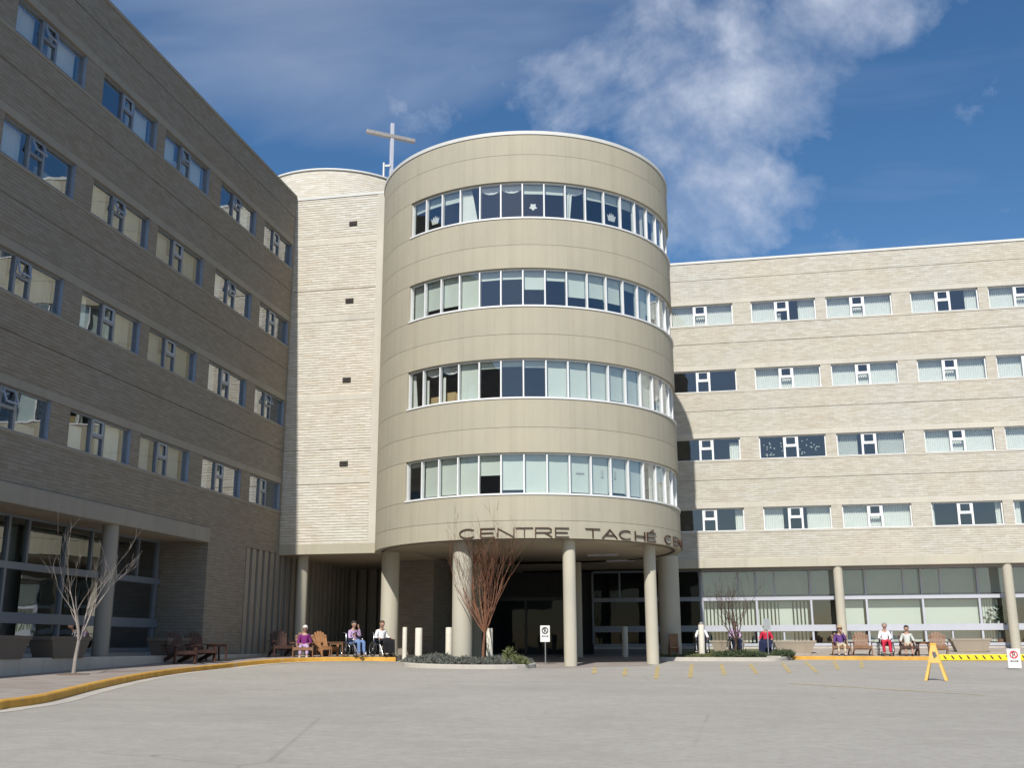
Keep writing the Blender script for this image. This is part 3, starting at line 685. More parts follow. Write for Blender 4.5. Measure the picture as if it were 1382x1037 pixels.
for k, hd in enumerate(TH):
    s0 = hd - TWH
    wb = MB(); wb.arc(TR - .22, TR + .03, s0 - .004, s0 + .055, A0, A1, NP * 3); wb.arc(TR - .2, TR - .1, hd - .05, hd, A0, A1, NP * 3)
    o = build(wb, 'window_band', 'white_metal', TW)
    mm_ = cached('tmul', lambda: MB().box(-.024, .024, -TR + .07, -TR + .2, .055, TWH - .05).mesh('mullion'))
    ch = 2 * (TR - .13) * math.sin(rad(DA / 2)); ap = (TR - .13) * math.cos(rad(DA / 2))
    for i in range(NP + 1): link('mullion', mm_, 'white_metal', o, (0, 0, s0), rad(A0 + DA * i))
    pm = cached('tpane', lambda: quad(-ch / 2 + .03, ch / 2 - .03, .075, TWH - .05, -ap).mesh('pane', False))
    for i in range(NP):
        am = rad(A0 + DA * (i + .5)); link('pane', pm, 'glass', o, (0, 0, s0), am)
        b = BL[k][i]; yb = -ap + .14; hw = ch / 2 - .02
        if b > 0:
            h = round(b * (TWH - .1), 2)
            link('blind', cached(('tb', h), lambda: MB().box(-hw, hw, yb, yb + .01, TWH - .04 - h, TWH - .04).box(-hw, hw, yb - .01, yb + .02, TWH - .06 - h, TWH - .04 - h).mesh('blind')), 'blind', o, (0, 0, s0), am)
        else:
            side = {-1: ((-hw, hw * .7, .05, TWH - .05, -.25),), -2: ((-hw, -hw * .3, .1, TWH - .1, -.12), (hw * .5, hw, .1, TWH - .1, .0)), -3: ((-hw, -hw * .65, .1, TWH - .4, 0.),),
                    -4: (), -5: ((-hw, -hw * .45, .05, TWH - .3, .1),)}[b]
            for (a_, b_, c_, d_, le) in side:
                q = drape(o, a_, b_, c_, d_, yb, 'curtain', pleat=.07, lean=le); q.location = Matrix.Rotation(am, 3, 'Z') @ Vector((a_, yb, c_)) + Vector((0, 0, s0)); q.rotation_euler = (0, 0, am)
            if b in (-3, -4, -5):    # scalloped valance
                vs = []; K = 12
                for t in range(K + 1):
                    x = -hw + 2 * hw * t / K; dp = .16 + .12 * math.sin(math.pi * t / K); vs += [(x, yb + .012 * math.sin(t * 2), TWH - .05 - dp), (x, yb, TWH - .05)]
                build(MB().add(vs, [(2 * t, 2 * t + 2, 2 * t + 3, 2 * t + 1) for t in range(K)]), 'valance', 'curtain', o, (0, 0, s0), am, fix=False)
    # stickers and clutter seen on the glass
    if k == 3:
        for i in (1, 10):
            cw = .2; pts = [(-cw * .7, .32), (cw * .7, .32), (cw, .56), (cw * .62, .5), (cw * .4, .62), (cw * .15, .52), (0, .66), (-cw * .15, .52), (-cw * .4, .62), (-cw * .62, .5), (-cw, .56)]
            build(MB().prism(pts, -ap + .01, -ap + .02, 'y'), 'crown_sticker', 'white_paint', o, (0, 0, s0), rad(A0 + DA * (i + .5)))
        st = [(.13 * (1.15 if q % 2 else .7) * math.cos(q * math.pi / 5 + .3), .5 + .13 * (1.15 if q % 2 else .75) * math.sin(q * math.pi / 5 + .3)) for q in range(10)]
        build(MB().prism(st, -ap + .01, -ap + .02, 'y'), 'flower_sticker', 'white_paint', o, (0, 0, s0), rad(A0 + DA * 6.5))
    if k == 1:
        for i, (a_, b_, h) in ((1, (-.32, .33, .42)), (2, (-.36, .05, .5)), (2, (.06, .3, .44))):
            build(MB().box(a_, b_, -ap + .3, -ap + .6, 0.02, h), 'carton', 'cardboard', o, (0, 0, s0), rad(A0 + DA * (i + .5)))
    if k == 0:
        for i, (a_, b_, c_, d_) in ((8, (-.1, .2, .78, .84)), (9, (.1, .18, .7, .95)), (10, (-.12, -.05, .7, .95))):
            build(MB().box(a_, b_, -ap + .11, -ap + .125, c_, d_), 'paper_shape', 'curtain_grey', o, (0, 0, s0), rad(A0 + DA * (i + .5)))
# lettering wrapped round the lower rim: wide sans letters drawn as strokes in a unit box
ARC = lambda cx, cy, rx, ry, a, b, n=14: [(cx + rx * math.cos(rad(a + (b - a) * i / n)), cy + ry * math.sin(rad(a + (b - a) * i / n))) for i in range(n + 1)]
GL = {'C': [ARC(.5, .5, .5, .5, 50, 310, 18)], 'E': [[(1, 1), (0, 1), (0, 0), (1, 0)], [(0, .5), (.9, .5)]], 'N': [[(0, 0), (0, 1), (1, 0), (1, 1)]],
      'T': [[(0, 1), (1, 1)], [(.5, 1), (.5, 0)]], 'R': [[(0, 0), (0, 1), (.8, 1), (.96, .9), (.96, .6), (.8, .48), (0, .48)], [(.55, .48), (1, 0)]],
      'A': [[(0, 0), (.5, 1), (1, 0)], [(.2, .36), (.8, .36)]], 'H': [[(0, 0), (0, 1)], [(1, 0), (1, 1)], [(0, .5), (1, .5)]],
      'É': [[(1, 1), (0, 1), (0, 0), (1, 0)], [(0, .5), (.9, .5)], [(.4, 1.14), (.75, 1.38)]]}
LT = [('C', -12.5, -6.6), ('E', -5.1, -.5), ('N', .7, 5.9), ('T', 6.6, 12.0), ('R', 12.9, 18.2), ('E', 19.4, 23.8), ('T', 29.7, 34.7), ('A', 35.7, 41.4), ('C', 42.4, 47.9), ('H', 49.3, 53.9), ('É', 55.3, 60.0),
      ('C', 66.3, 72.0), ('E', 74.0, 78.6), ('N', 80.0, 85.2), ('T', 86.0, 91.4), ('R', 92.3, 97.6), ('E', 98.8, 103.2)]
for chh, a0, a1 in LT:
    mb = MB(); z0, hgt = 4.72, .29
    for st in GL[chh]:
        pts = []
        for (p, q) in zip(st[:-1], st[1:]):
            m_ = 3
            for i in range(m_): pts.append((p[0] + (q[0] - p[0]) * i / m_, p[1] + (q[1] - p[1]) * i / m_))
        pts.append(st[-1])
        P = [Vector(tp(a0 + (a1 - a0) * u, TR + .025, z0 + hgt * v)) for u, v in pts]
        for p, q in zip(P[:-1], P[1:]):
            d = (q - p).normalized() * .012; nrm = Vector((p.x, p.y, 0)).normalized()
            mb.obox(p - d, q + d, .028, .05, nrm)
    build(mb, 'letter', 'letter', TW)
# columns under the tower
def col(root, x, y, r, z0=.4, z1=4.72): return build(MB().cyl(x, y, z0, z1, r, n=32), 'column', 'concrete_column', root)
for x, y, r in ((-12.43, 38.85, .34), (-8.68, 35.1, .34), (-5.05, 35.25, .215), (-2.55, 37.9, .215), (-2.2, 43.6, .42), (-6.2, 45.4, .22), (-10.6, 45.2, .3)):
    col(TW, x - TX, y - TY, r)
build(MB().cyl(-16.12, .75, .6, 4.7, .212, n=28), 'column', 'concrete_column', SB)
# walls and doors deep under the tower
pw = MB(); pw.box(-13.2, -11.6, 42.2, 42.6, .7, 4.7)
build(MB().box(-13.25 - TX, -11.65 - TX, 42.2 - TY, 46 - TY, .7, 4.7), 'porch_pier', 'brick_shaded', TW)
build(MB().box(-26, -12.4, 8.6, 8.8, .7, 4.9), 'porch_wall', 'concrete_fin', SB)
for i in range(9): build(MB().box(-16.9 + i * .5, -16.6 + i * .5, 8.3, 8.6, .8, 4.68), 'fin', 'concrete_fin', SB)
build(MB().box(-14.5 - TX, -5.6 - TX, 51.3 - TY, 51.5 - TY, .5, 4.95), 'entrance_wall', 'interior_dark', TW)
ed = build(MB().box(-11.0 - TX, -7.0 - TX, 48.5 - TY, 48.62 - TY, 3.25, 3.4).box(-11.0 - TX, -10.9 - TX, 48.5 - TY, 48.62 - TY, .8, 3.25).box(-9.05 - TX, -8.95 - TX, 48.5 - TY, 48.62 - TY, .8, 3.25).box(-7.1 - TX, -7.0 - TX, 48.5 - TY, 48.62 - TY, .8, 3.25), 'entrance_doors', 'dark_metal', TW)
build(MB().box(-14.4 - TX, -3.3 - TX, 45.0 - TY, 51.3 - TY, 4.95, 18.8), 'link_block', 'brick', TW)
build(MB().box(-14.6 - TX, -2.6 - TX, 44.6 - TY, 51.4 - TY, 4.70, 4.94), 'porch_ceiling', 'soffit', TW)
for a, b in ((-10.9, -9.05), (-8.95, -7.1)): build(quad(a - TX, b - TX, .82, 3.25, 48.55 - TY), 'pane', 'glass_porch', ed, fix=False)
for x, y in ((-4.2, 44.5), (-4.6, 41.5)):
    lf = build(MB().box(x - .6 - TX, x + .6 - TX, y - TY - .08, y - TY + .08, 4.64, 4.7), 'ceiling_light', 'rail_metal', TW)

exec_people = True
# ------------------------------------------------------------------ street furniture
def ground_left(x, y):
    """height of the left pavement surface"""
    best = min(kl, key=lambda p: (p.y - y) ** 2 + .05 * (p.x - x) ** 2)
    t = min(max((best.x - .17 - x) / max(best.x - .17 + 16.55, .1), 0), 1); z0 = gz(best.x, best.y) + .133
    return z0 + (zwall(best.y) - z0) * t
def bollard(x, y, z, h, r, label, lean=0):
    b = MB().tube([(0, 0, -.1), (0, 0, h - .03), (0, 0, h - .008), (0, 0, h)], [r, r, r * .93, r * .7], 20)
    o = build(b, 'bollard', 'bollard_paint', None, (x, y, z)); o.rotation_euler = (lean, lean * .6, 0)
    return tag(o, label, 'bollard', 'pale bollards round the tower entrance')
bollard(-11.72, 38.55, .86, 1.05, .085, 'pale bollard just right of the thick column beside the wheelchairs')
bollard(-10.5, 36.2, .70, 1.14, .125, 'white bollard at the left end of the planted island')
bollard(-9.55, 36.7, .74, 1.12, .115, 'white bollard left of the thick column in the planted island')
bollard(-8.05, 36.5, .72, 1.10, .115, 'white bollard right of the reddish bare tree trunk')
bollard(-4.3, 46.5, .82, 1.2, .13, 'grey bollard in shade under the tower, left of the slim right column')
bollard(-1.0, 43.9, .80, 1.22, .12, 'cream bollard with a knobbed top on the lawn by the dark glazing', .02)
bollard(-6.9, 47.6, .82, 1.15, .12, 'dim bollard deep in shade before the entrance glazing')

def no_parking(x, y, z, h, rz, label, red, w=.3, hh=.48):
    t = thing('parking_sign', (x, y, z), rz, label, 'sign')
    build(MB().cyl(0, .025, -.1, h - .02, .024, n=10), 'post', 'chrome', t)
    p = build(MB().box(-w / 2, w / 2, -.012, 0, h - hh, h), 'plate', 'white_paint', t, bevel=.004)
    ring = MB(); n_ = 28; cz = h - .17; vs = []
    for i in range(n_):
        a = 2 * math.pi * i / n_
        for r in (.082, .118): vs += [(r * math.cos(a), -.0165, cz + r * math.sin(a))]
    ring.add(vs, [(2 * i, 2 * i + 1, (2 * i + 3) % (2 * n_), (2 * i + 2) % (2 * n_)) for i in range(n_)])
    ring.obox((-.07, -.0175, cz + .07), (.07, -.0175, cz - .07), .026, .002, (0, 1, 0))
    build(ring, 'prohibition_ring', red, p, fix=False)
    pl = MB(); pl.box(-.04, -.014, -.0155, -.0125, cz - .07, cz + .07)
    for a, b in zip(ARC(-.02, cz + .03, .055, .04, 90, -90, 8)[:-1], ARC(-.02, cz + .03, .055, .04, 90, -90, 8)[1:]): pl.obox((a[0], -.014, a[1]), (b[0], -.014, b[1]), .024, .003, (0, 1, 0))
    build(pl, 'letter_p', 'black_paint', p)
    ar = MB(); zb_ = h - .36; ar.box(-.09, .09, -.0155, -.0125, zb_ - .014, zb_ + .014)
    for s in (-1, 1): ar.add([(s * .125, -.014, zb_), (s * .08, -.014, zb_ + .035), (s * .08, -.014, zb_ - .035)], [(0, 1, 2)])
    build(ar, 'arrow_mark', 'black_paint', p, fix=False); return t
no_parking(-6.15, 36.8, .62, 1.28, rad(5), 'white no parking sign on a short grey post left of the slim column', 'black_paint', .33, .55)
no_parking(8.45, 35.0, .44, .64, rad(-8), 'white no parking sign with red ring at the right edge of the forecourt', 'red_paint', .36, .56)
t = thing('pole_sign', (1.55, 43.0, .72), 0, 'small grey backed sign on a thin post by the red-topped wheelchair user', 'sign')
build(MB().cyl(0, 0, -.1, 1.45, .022, n=8), 'post', 'chrome', t); build(MB().box(-.13, .13, -.035, -.022, 1.08, 1.5), 'plate', 'chrome', t)
build(MB().box(-.5, .45, -.25, .2, -.12, .09), 'footing', 'kerb_concrete', t, bevel=.02)

# yellow A-frame
az = gz(4.82, 27.3)
t = thing('caution_board', (4.82, 27.3, az), rad(-12), 'yellow folding A-frame caution board standing alone on the asphalt', 'caution sign')
for s in (-1, 1):
    f = MB(); H_ = .82; top = .05; bot = .26
    def pt(x, z, th): return (x, s * (bot * (1 - z / H_) + .02) + th, z)
    for th in (0,):
        polys = [[(-.06, H_), (.06, H_), (.15, .40), (-.15, .40)], [(-.15, .40), (-.085, .40), (-.19, 0), (-.26, 0)], [(.085, .40), (.15, .40), (.26, 0), (.19, 0)]]
        for pl in polys:
            k_ = len(pl); vs = [pt(x, z, -.012) for x, z in pl] + [pt(x, z, .012) for x, z in pl]
            f.add(vs, [tuple(range(k_)), tuple(range(2 * k_ - 1, k_ - 1, -1))] + [(i, (i + 1) % k_, k_ + (i + 1) % k_, k_ + i) for i in range(k_)])
    leaf = build(f, 'leaf', 'sign_yellow', t, bevel=.006)
    if s == -1:
        g = MB(); zc = .56
        g.add([pt(-.035, .66, -.016), pt(.035, .66, -.016), pt(.07, .56, -.016), pt(0, .50, -.016), pt(-.03, .58, -.016)], [(0, 1, 2, 3, 4)]); build(g, 'warning_mark', 'black_paint', leaf, fix=False)
build(MB().tube([(-.07, 0, .83), (.07, 0, .83)], .03, 8), 'hinge', 'sign_yellow', t)
# striped barrier beam lying along the kerb
t = thing('striped_barrier', (9.55, 43.85, gz(9.5, 43.85)), 0, 'low yellow barrier beam with black slashes lying along the kerb at far right', 'barrier')
build(MB().box(-1.75, 1.45, -.06, .06, .02, .24), 'beam', 'bright_yellow', t, bevel=.015)
for i in range(11):
    x = -1.5 + i * .28
    build(MB().add([(x, -.064, .20), (x + .05, -.064, .20), (x + .14, -.064, .07), (x + .07, -.064, .07)], [(0, 1, 2, 3)]), 'stripe', 'black_paint', t, fix=False)
for x in (-1.4, 1.1): build(MB().box(x - .05, x + .05, -.05, .15, -.02, .03), 'foot', 'black_paint', t)

# planters: long flared concrete troughs
def planter(x, y, z, rz, label, group, w=1.5, h=.52, d=.7, mat='planter'):
    t = thing('planter', (x, y, z), rz, label, 'planter', group)
    k = .72; b = MB()
    lv_ = [(k, -.02), (.93, h * .78), (.93, h * .80), (1.0, h * .82), (1.0, h), (.93, h), (.90, h * .88)]
    vs = []
    for s, zz in lv_:
        for sx, sy in ((-1, -1), (1, -1), (1, 1), (-1, 1)): vs.append((sx * w / 2 * s, sy * d / 2 * (s * .6 + .4), zz))
    fs = [(i * 4 + q, i * 4 + (q + 1) % 4, (i + 1) * 4 + (q + 1) % 4, (i + 1) * 4 + q) for i in range(len(lv_) - 1) for q in range(4)] + [(3, 2, 1, 0)]
    b.add(vs, fs); build(b, 'trough', mat, t, bevel=.015)
    m = len(lv_) - 1; build(MB().add([vs[m * 4 + q] for q in range(4)], [(0, 1, 2, 3)]), 'soil', 'soil', t, fix=False)
    return t
PG = 'concrete flower troughs along the sunlit wing'
planter(.05, 47.2, .9, 0, 'concrete trough behind the small bare tree on the lawn', PG)
planter(2.75, 46.6, .88, 0, 'concrete trough right of the red-topped wheelchair user', PG, 1.75)
planter(9.9, 47.8, .94, 0, 'concrete trough between the empty slatted chair and the far right column', PG, 1.6)
planter(14.5, 47.8, .94, 0, 'concrete trough beyond the far right column', PG, 1.6)
PG2 = 'concrete flower troughs in the shaded loggia'
planter(-16.75, 30.6, .97, rad(90), 'shade-darkened concrete trough right of the shaded loggia column', PG2, 1.75, mat='planter_shaded')
planter(-16.75, 24.9, .97, rad(90), 'shade-darkened concrete trough behind the pale bare tree', PG2, 1.75, mat='planter_shaded')
planter(-16.75, 22.4, .97, rad(90), 'shade-darkened concrete trough at the left edge of the loggia', PG2, 1.75, mat='planter_shaded')
# waste bin and boards by the round pier
t = thing('notice_stand', (-2.05, 42.75, .82), rad(20), 'small orange-brown wooden stand beside the thick shaded pier', 'stand')
build(MB().box(-.18, .18, -.03, .03, .12, .85), 'board', 'cedar', t, bevel=.01)
for x in (-.15, .15): build(MB().obox((x, -.15, 0), (x, .02, .7), .05, .03).obox((x, .2, 0), (x, .02, .7), .05, .03), 'leg', 'cedar', t)
build(MB().box(-.2, .2, -.2, .12, .30, .34), 'shelf', 'cedar_pale', t)

# Adirondack chairs (local: faces -y)
def adirondack(mat):
    t = bpy.data.objects.new('slatted_chair', None); COL.objects.link(t)
    k = 6
    for i in range(k):
        xx = (i - (k - 1) / 2); xb, xt_ = xx * .078, xx * .105; ht = .98 - .022 * xx * xx
        p0, p1 = Vector((xb, .16, .24)), Vector((xt_, .44, ht))
        d = (p1 - p0); m_ = MB(); w0, w1 = .033, .045
        nrm = d.cross(Vector((1, 0, 0))).normalized() * .011
        vs = []
        for tt, ww in ((0, w0), (.9, w1), (.97, w1 * .75), (1.0, w1 * .35)):
            c = p0 + d * tt
            for sx, sn in ((-1, -1), (1, -1), (1, 1), (-1, 1)): vs.append(c + Vector((sx * ww, 0, 0)) + nrm * sn)
        m_.add(vs, [(a * 4 + q, a * 4 + (q + 1) % 4, (a + 1) * 4 + (q + 1) % 4, (a + 1) * 4 + q) for a in range(3) for q in range(4)] + [(0, 1, 2, 3), (15, 14, 13, 12)])
        build(m_, 'back_slat', mat, t)
    for z, y in ((.40, .245), (.72, .365)): build(MB().box(-.29, .29, y, y + .03, z, z + .07), 'back_rail', mat, t)
    for i in range(6):
        y = -.34 + i * .095; z = .375 - i * .026
        build(MB().box(-.28, .28, y, y + .08, z, z + .02), 'seat_slat', mat, t)
    for s in (-1, 1):
        build(MB().box(s * .33 - .015, s * .33 + .015, -.36, -.26, 0, .54), 'front_leg', mat, t)
        build(MB().obox((s * .295, -.36, .33), (s * .295, .52, .03), .025, .12), 'side_rail', mat, t)
        arm = MB().prism([(s * .27, -.45), (s * .43, -.42), (s * .43, -.1), (s * .38, .40), (s * .31, .40), (s * .29, -.1)], .54, .562); build(arm, 'arm', mat, t)
    build(MB().box(-.28, .28, -.365, -.34, .28, .385), 'apron', mat, t)
    return t
def seat_at(proto, x, y, z, rz, label, group):
    c = dup(proto); c.scale = (1.04, 1, .95); c.location = (x, y, z); c.rotation_euler = (0, 0, rz); return tag(c, label, 'chair', group)
CH = {m: adirondack(m) for m in ('cedar', 'redwood', 'cedar_pale')}
CG = 'slatted wooden garden chairs set out by the buildings'
def rgt(x, y): return rz_(x, y)
seat_at(CH['redwood'], -16.1, 29.9, ground_left(-16.1, 29.9), rad(62), 'dark red slatted chair in shade, left of the pair by the brick wall', CG)
seat_at(CH['redwood'], -16.05, 31.1, ground_left(-16.05, 31.1), rad(62), 'dark red slatted chair in shade, right of the pair, next to a side table', CG)
seat_at(CH['redwood'], -15.75, 36.6, .89, rad(40), 'dark red slatted chair in shade left of the purple-clad sitter', CG)
seat_at(CH['cedar'], -14.8, 36.35, .83, rad(20), 'orange wooden slatted chair under the purple-clad sitter', CG)
seat_at(CH['cedar_pale'], -14.35, 37.3, .85, rad(55), 'tan slatted chair with round back right of the slim lit column', CG)
seat_at(CH['cedar'], 4.45, 44.95, rgt(4.45, 44.95), rad(0), 'brown slatted chair under the sitter in the plum top', CG)
seat_at(CH['cedar'], 5.25, 44.95, rgt(5.25, 44.95), rad(0), 'empty brown slatted chair right of the sitter in the plum top', CG)
seat_at(CH['redwood'], 7.0, 44.95, rgt(7.0, 44.95), rad(0), 'dark slatted chair under the person in grey shirt and shorts', CG)
seat_at(CH['cedar'], 8.1, 44.85, rgt(8.1, 44.85), rad(-8), 'empty reddish slatted chair left of the striped barrier', CG)
for p in CH.values():
    for ch in list(p.children): bpy.data.objects.remove(ch)
    bpy.data.objects.remove(p)
def side_table(x, y, z, rz, mat, label):
    t = thing('side_table', (x, y, z), rz, label, 'table')
    for i in range(5): build(MB().box(-.26 + i * .105, -.165 + i * .105, -.24, .24, .50, .522), 'top_slat', mat, t)
    build(MB().box(-.24, .24, -.2, -.17, .43, .50).box(-.24, .24, .17, .2, .43, .50), 'apron', mat, t)
    for a in (-1, 1):
        for b in (-1, 1): build(MB().obox((a * .24, b * .185, 0), (a * .21, b * .185, .5), .06, .03), 'leg', mat, t)
side_table(-16.0, 32.1, ground_left(-16.0, 32.1), rad(62), 'redwood', 'dark red side table right of the shaded chair pair')
side_table(-13.75, 36.95, .86, rad(10), 'cedar', 'small wooden side table between the tan chair and the wheelchair')
side_table(7.58, 45.1, rgt(7.58, 45.1), 0, 'cedar_pale', 'pale side table between the person in shorts and the empty chair')

# wheelchairs (local: faces -y)
def wheel(mb_t, mb_r, x, y, z, R, r, n=22):
    tr = [(x, y + R * math.cos(2 * math.pi * i / n), z + R * math.sin(2 * math.pi * i / n)) for i in range(n + 1)]
    mb_t.tube(tr, r, 6, False)
    rr = [(x, y + R * .9 * math.cos(2 * math.pi * i / n), z + R * .9 * math.sin(2 * math.pi * i / n)) for i in range(n + 1)]
    mb_r.tube(rr, r * .5, 5, False)
    for i in range(8):
        a = 2 * math.pi * i / 8; mb_r.obox((x, y, z), (x, y + R * .9 * math.cos(a), z + R * .9 * math.sin(a)), .008, .008)
    mb_r.tube([(x - .03, y, z), (x + .03, y, z)], .03, 8)
def wheelchair():
    t = bpy.data.objects.new('wheelchair', None); COL.objects.link(t)
    for s in (-1, 1):
        a, b = MB(), MB(); wheel(a, b, s * .30, .15, .30, .285, .019); w_ = build(a, 'wheel', 'rubber', t); build(b, 'rim', 'chrome', w_)
        a, b = MB(), MB(); wheel(a, b, s * .24, -.34, .095, .08, .017, 12); w_ = build(a, 'caster', 'rubber', t); build(b, 'rim', 'chrome', w_)
        fr = MB(); fr.tube([(s * .24, .32, .95), (s * .24, .20, .92), (s * .24, .18, .50), (s * .24, .17, .22)], .013, 6)
        fr.tube([(s * .24, .18, .70), (s * .24, -.22, .70), (s * .24, -.27, .48), (s * .24, .18, .48)], .013, 6); fr.tube([(s * .24, -.27, .48), (s * .22, -.36, .30), (s * .20, -.47, .10)], .013, 6); fr.tube([(s * .24, -.34, .18), (s * .24, -.25, .48)], .014, 6)
        build(fr, 'side_frame', 'chrome', t)
        build(MB().box(s * .24 - .03, s * .24 + .03, -.20, .12, .712, .74), 'armrest', 'black_paint', t, bevel=.01)
        build(MB().box(s * .12 - .08, s * .12 + .08, -.60, -.45, .08, .10), 'footplate', 'black_paint', t)
        build(MB().tube([(s * .24, .30, .95), (s * .24, .40, .95)], .018, 6), 'push_handle', 'rubber', t)
    build(MB().box(-.23, .23, -.26, .18, .46, .50), 'seat', 'cloth_black', t, bevel=.015)
    build(MB().box(-.23, .23, .165, .195, .52, .92), 'backrest', 'cloth_navy', t, bevel=.012)
    return t
WCP = wheelchair()
def wc_at(x, y, z, rz, label):
    c = dup(WCP); c.scale = (.94, .94, .9); c.location = (x, y, z); c.rotation_euler = (0, 0, rz); return tag(c, label, 'wheelchair', 'wheelchairs parked in the sun')

# ------------------------------------------------------------------ people (seated, local: face -y)
def skinmesh(name, chains, mat, parent, sub=1):
    """chains: lists of (x,y,z,r); chains whose first point repeats an existing point share that vertex"""
    vs = []; rs = []; es = []; idx = {}
    for ch in chains:
        prev = None
        for (x, y, z, r) in ch:
            k = (round(x, 4), round(y, 4), round(z, 4))
            if k not in idx: idx[k] = len(vs); vs.append((x, y, z)); rs.append(r)
            i = idx[k]
            if prev is not None and prev != i: es.append((prev, i))
            prev = i
    me = bpy.data.meshes.new(name); me.from_pydata(vs, es, []); me.update()
    o = link(name, me, None, parent)
    md = o.modifiers.new('skin', 'SKIN'); md.use_smooth_shade = True
    for i, sv in enumerate(me.skin_vertices[0].data): sv.radius = (rs[i], rs[i]); sv.use_root = (i == 0)
    s = o.modifiers.new('sub', 'SUBSURF'); s.levels = sub; s.render_levels = sub
    dg = bpy.context.evaluated_depsgraph_get(); ev = o.evaluated_get(dg); nm = bpy.data.meshes.new_from_object(ev)
    o.modifiers.clear(); o.data = nm; bpy.data.meshes.remove(me)
    nm.materials.clear(); nm.materials.append(MATS[mat])
    for p in nm.polygons: p.use_smooth = True
    return o
def person(x, y, z, rz, label, top, legs, hair, shoe='cloth_black', seat=.42, lean=.12, armpose='lap', crossed=False, blanket=None, hat=None, bare_legs=False, glasses=False, headyaw=0.):
    t = thing('person', (x, y, z), rz, label, 'person', 'people sitting out in the sun'); t.scale = (.92, .92, .885)
    pr = random.Random(label); hx = pr.uniform(-.035, .035); hf = pr.uniform(.02, .075)
    hip = seat + .10; L_ = .50
    sh = hip + L_; by = .05 + lean * L_ * .9
    pel = (0, .05, hip, .135)
    spine = [pel, (0, .07 + lean * .15, hip + .18, .125), (0, .07 + lean * .35, hip + .36, .135), (0, by, sh - .03, .095)]
    ny = by - .015 - hf; hz = sh + .215
    head = [(0, by, sh - .03, .095), (hx * .4, ny + hf * .4, sh + .06, .05), (hx * .8, ny - .02, sh + .13, .062), (hx, ny - .03, hz - .03, .088), (hx, ny - .02, hz + .05, .092), (hx, ny - .01, hz + .12, .05)]
    body = [spine, head, [(hx, ny - .03, hz - .03, .088), (hx, ny - .125, hz - .015, .016), (hx, ny - .14, hz - .035, .013)]]
    for s in (-1, 1): body.append([(hx, ny - .03, hz - .03, .088), (hx + s * .098, ny - .01, hz + .0, .017), (hx + s * .102, ny - .0, hz + .03, .016)])
    sleeves = []; trous = []; shoes = []
    for s in (-1, 1):
        shp = (s * .17, by, sh - .07, .062)
        if armpose == 'lap': el, wr = (s * .245, by - .05, sh - .33, .045), (s * .15, by - .28, hip + .10, .03)
        elif armpose == 'arms': el, wr = (s * .27, by - .04, sh - .32, .046), (s * .27, by - .30, hip + .16, .031)
        else:
            el, wr = ((s * .25, by - .06, sh - .33, .046), (s * .14, by - .27, hip + .10, .03)) if s < 0 else ((s * .24, by - .16, sh - .28, .046), (s * .08, ny - .17, hz - .12, .03))
        arm = [(0, by, sh - .03, .095), shp, el, wr]; body.append(arm)
        d = Vector(wr[:3]) - Vector(el[:3]); d.normalize(); sd = Vector((s, 0, 0)) - d * d.x * s; sd.normalize()
        palm = Vector(wr[:3]) + d * .06; pv = (*palm, .03); body.append([wr, pv])
        for q in range(4):
            o_ = sd * ((q - 1.5) * .021); ln = (.055, .066, .06, .046)[q]
            k1 = palm + o_ * 1.1 + d * .035; k2 = k1 + d * ln * .6 + Vector((0, 0, -.012)); k3 = k2 + d * ln * .4 + Vector((0, 0, -.02))
            body.append([pv, (*k1, .010), (*k2, .009), (*k3, .007)])
        th = Vector(wr[:3]) + d * .03 - sd * .035; body.append([pv, (*th, .012), (*(th + d * .04 - sd * .012), .009)])
        sleeves.append([shp, el, (*(Vector(el[:3]) + (Vector(wr[:3]) - Vector(el[:3])) * .82), .04)])
        hp = (s * .10, .03, hip - .01, .095)
        kn = (s * .13, -.40, hip + .03, .062)
        if crossed and s > 0: kn = (.05, -.40, hip + .13, .062); an = (-.12, -.62, hip - .16, .042); toe = (-.16, -.76, hip - .18, .035)
        else: an = (s * .13, -.44, .09, .042); toe = (s * .15, -.60, .045, .036)
        body += [[pel, hp, kn, (kn[0], (kn[1] + an[1]) / 2 + .03, (kn[2] + an[2]) / 2, .055), an, toe]]
        lg = [(hp[0], hp[1], hp[2], .112), (kn[0], kn[1], kn[2], .078)]
        if bare_legs: lg[-1] = (kn[0] * .95 + hp[0] * .05, kn[1] * .85 + hp[1] * .15, kn[2], .088)
        else: lg += [(kn[0], (kn[1] + an[1]) / 2 + .03, (kn[2] + an[2]) / 2, .072), (an[0], an[1], an[2] + .03, .06)]
        trous.append([(0, .05, hip, .15)] + lg)
        shoes.append([(an[0], an[1] + .035, an[2] - .035, .046), (an[0], an[1] - .03, an[2] - .035, .05), (toe[0], toe[1], toe[2], .045)])
    skinmesh('body', body, 'skin', t)
    shirt = [[(0, .05, hip - .03, .155), (0, .07 + lean * .15, hip + .18, .152), (0, .07 + lean * .35, hip + .36, .16), (0, by, sh - .035, .105), (0, by - .01, sh + .03, .062)]]
    for sv in sleeves: shirt.append([(0, by, sh - .035, .105), (sv[0][0], sv[0][1], sv[0][2], .078), (*sv[1][:3], .060), (*sv[2][:3], .048)])
    skinmesh('shirt', shirt, top, t)
    skinmesh('trousers', trous, legs, t)
    for sc_ in shoes: skinmesh('shoe', [sc_], shoe, t)
    hc = (hx, ny - .005, hz + .045)
    hm = MB().sph(hc, .108, 14, 9, (.98, 1.06, 1.04))
    keep = [i for i, v in enumerate(hm.v) if v[2] > hc[2] - .03 or v[1] > hc[1] + .02]
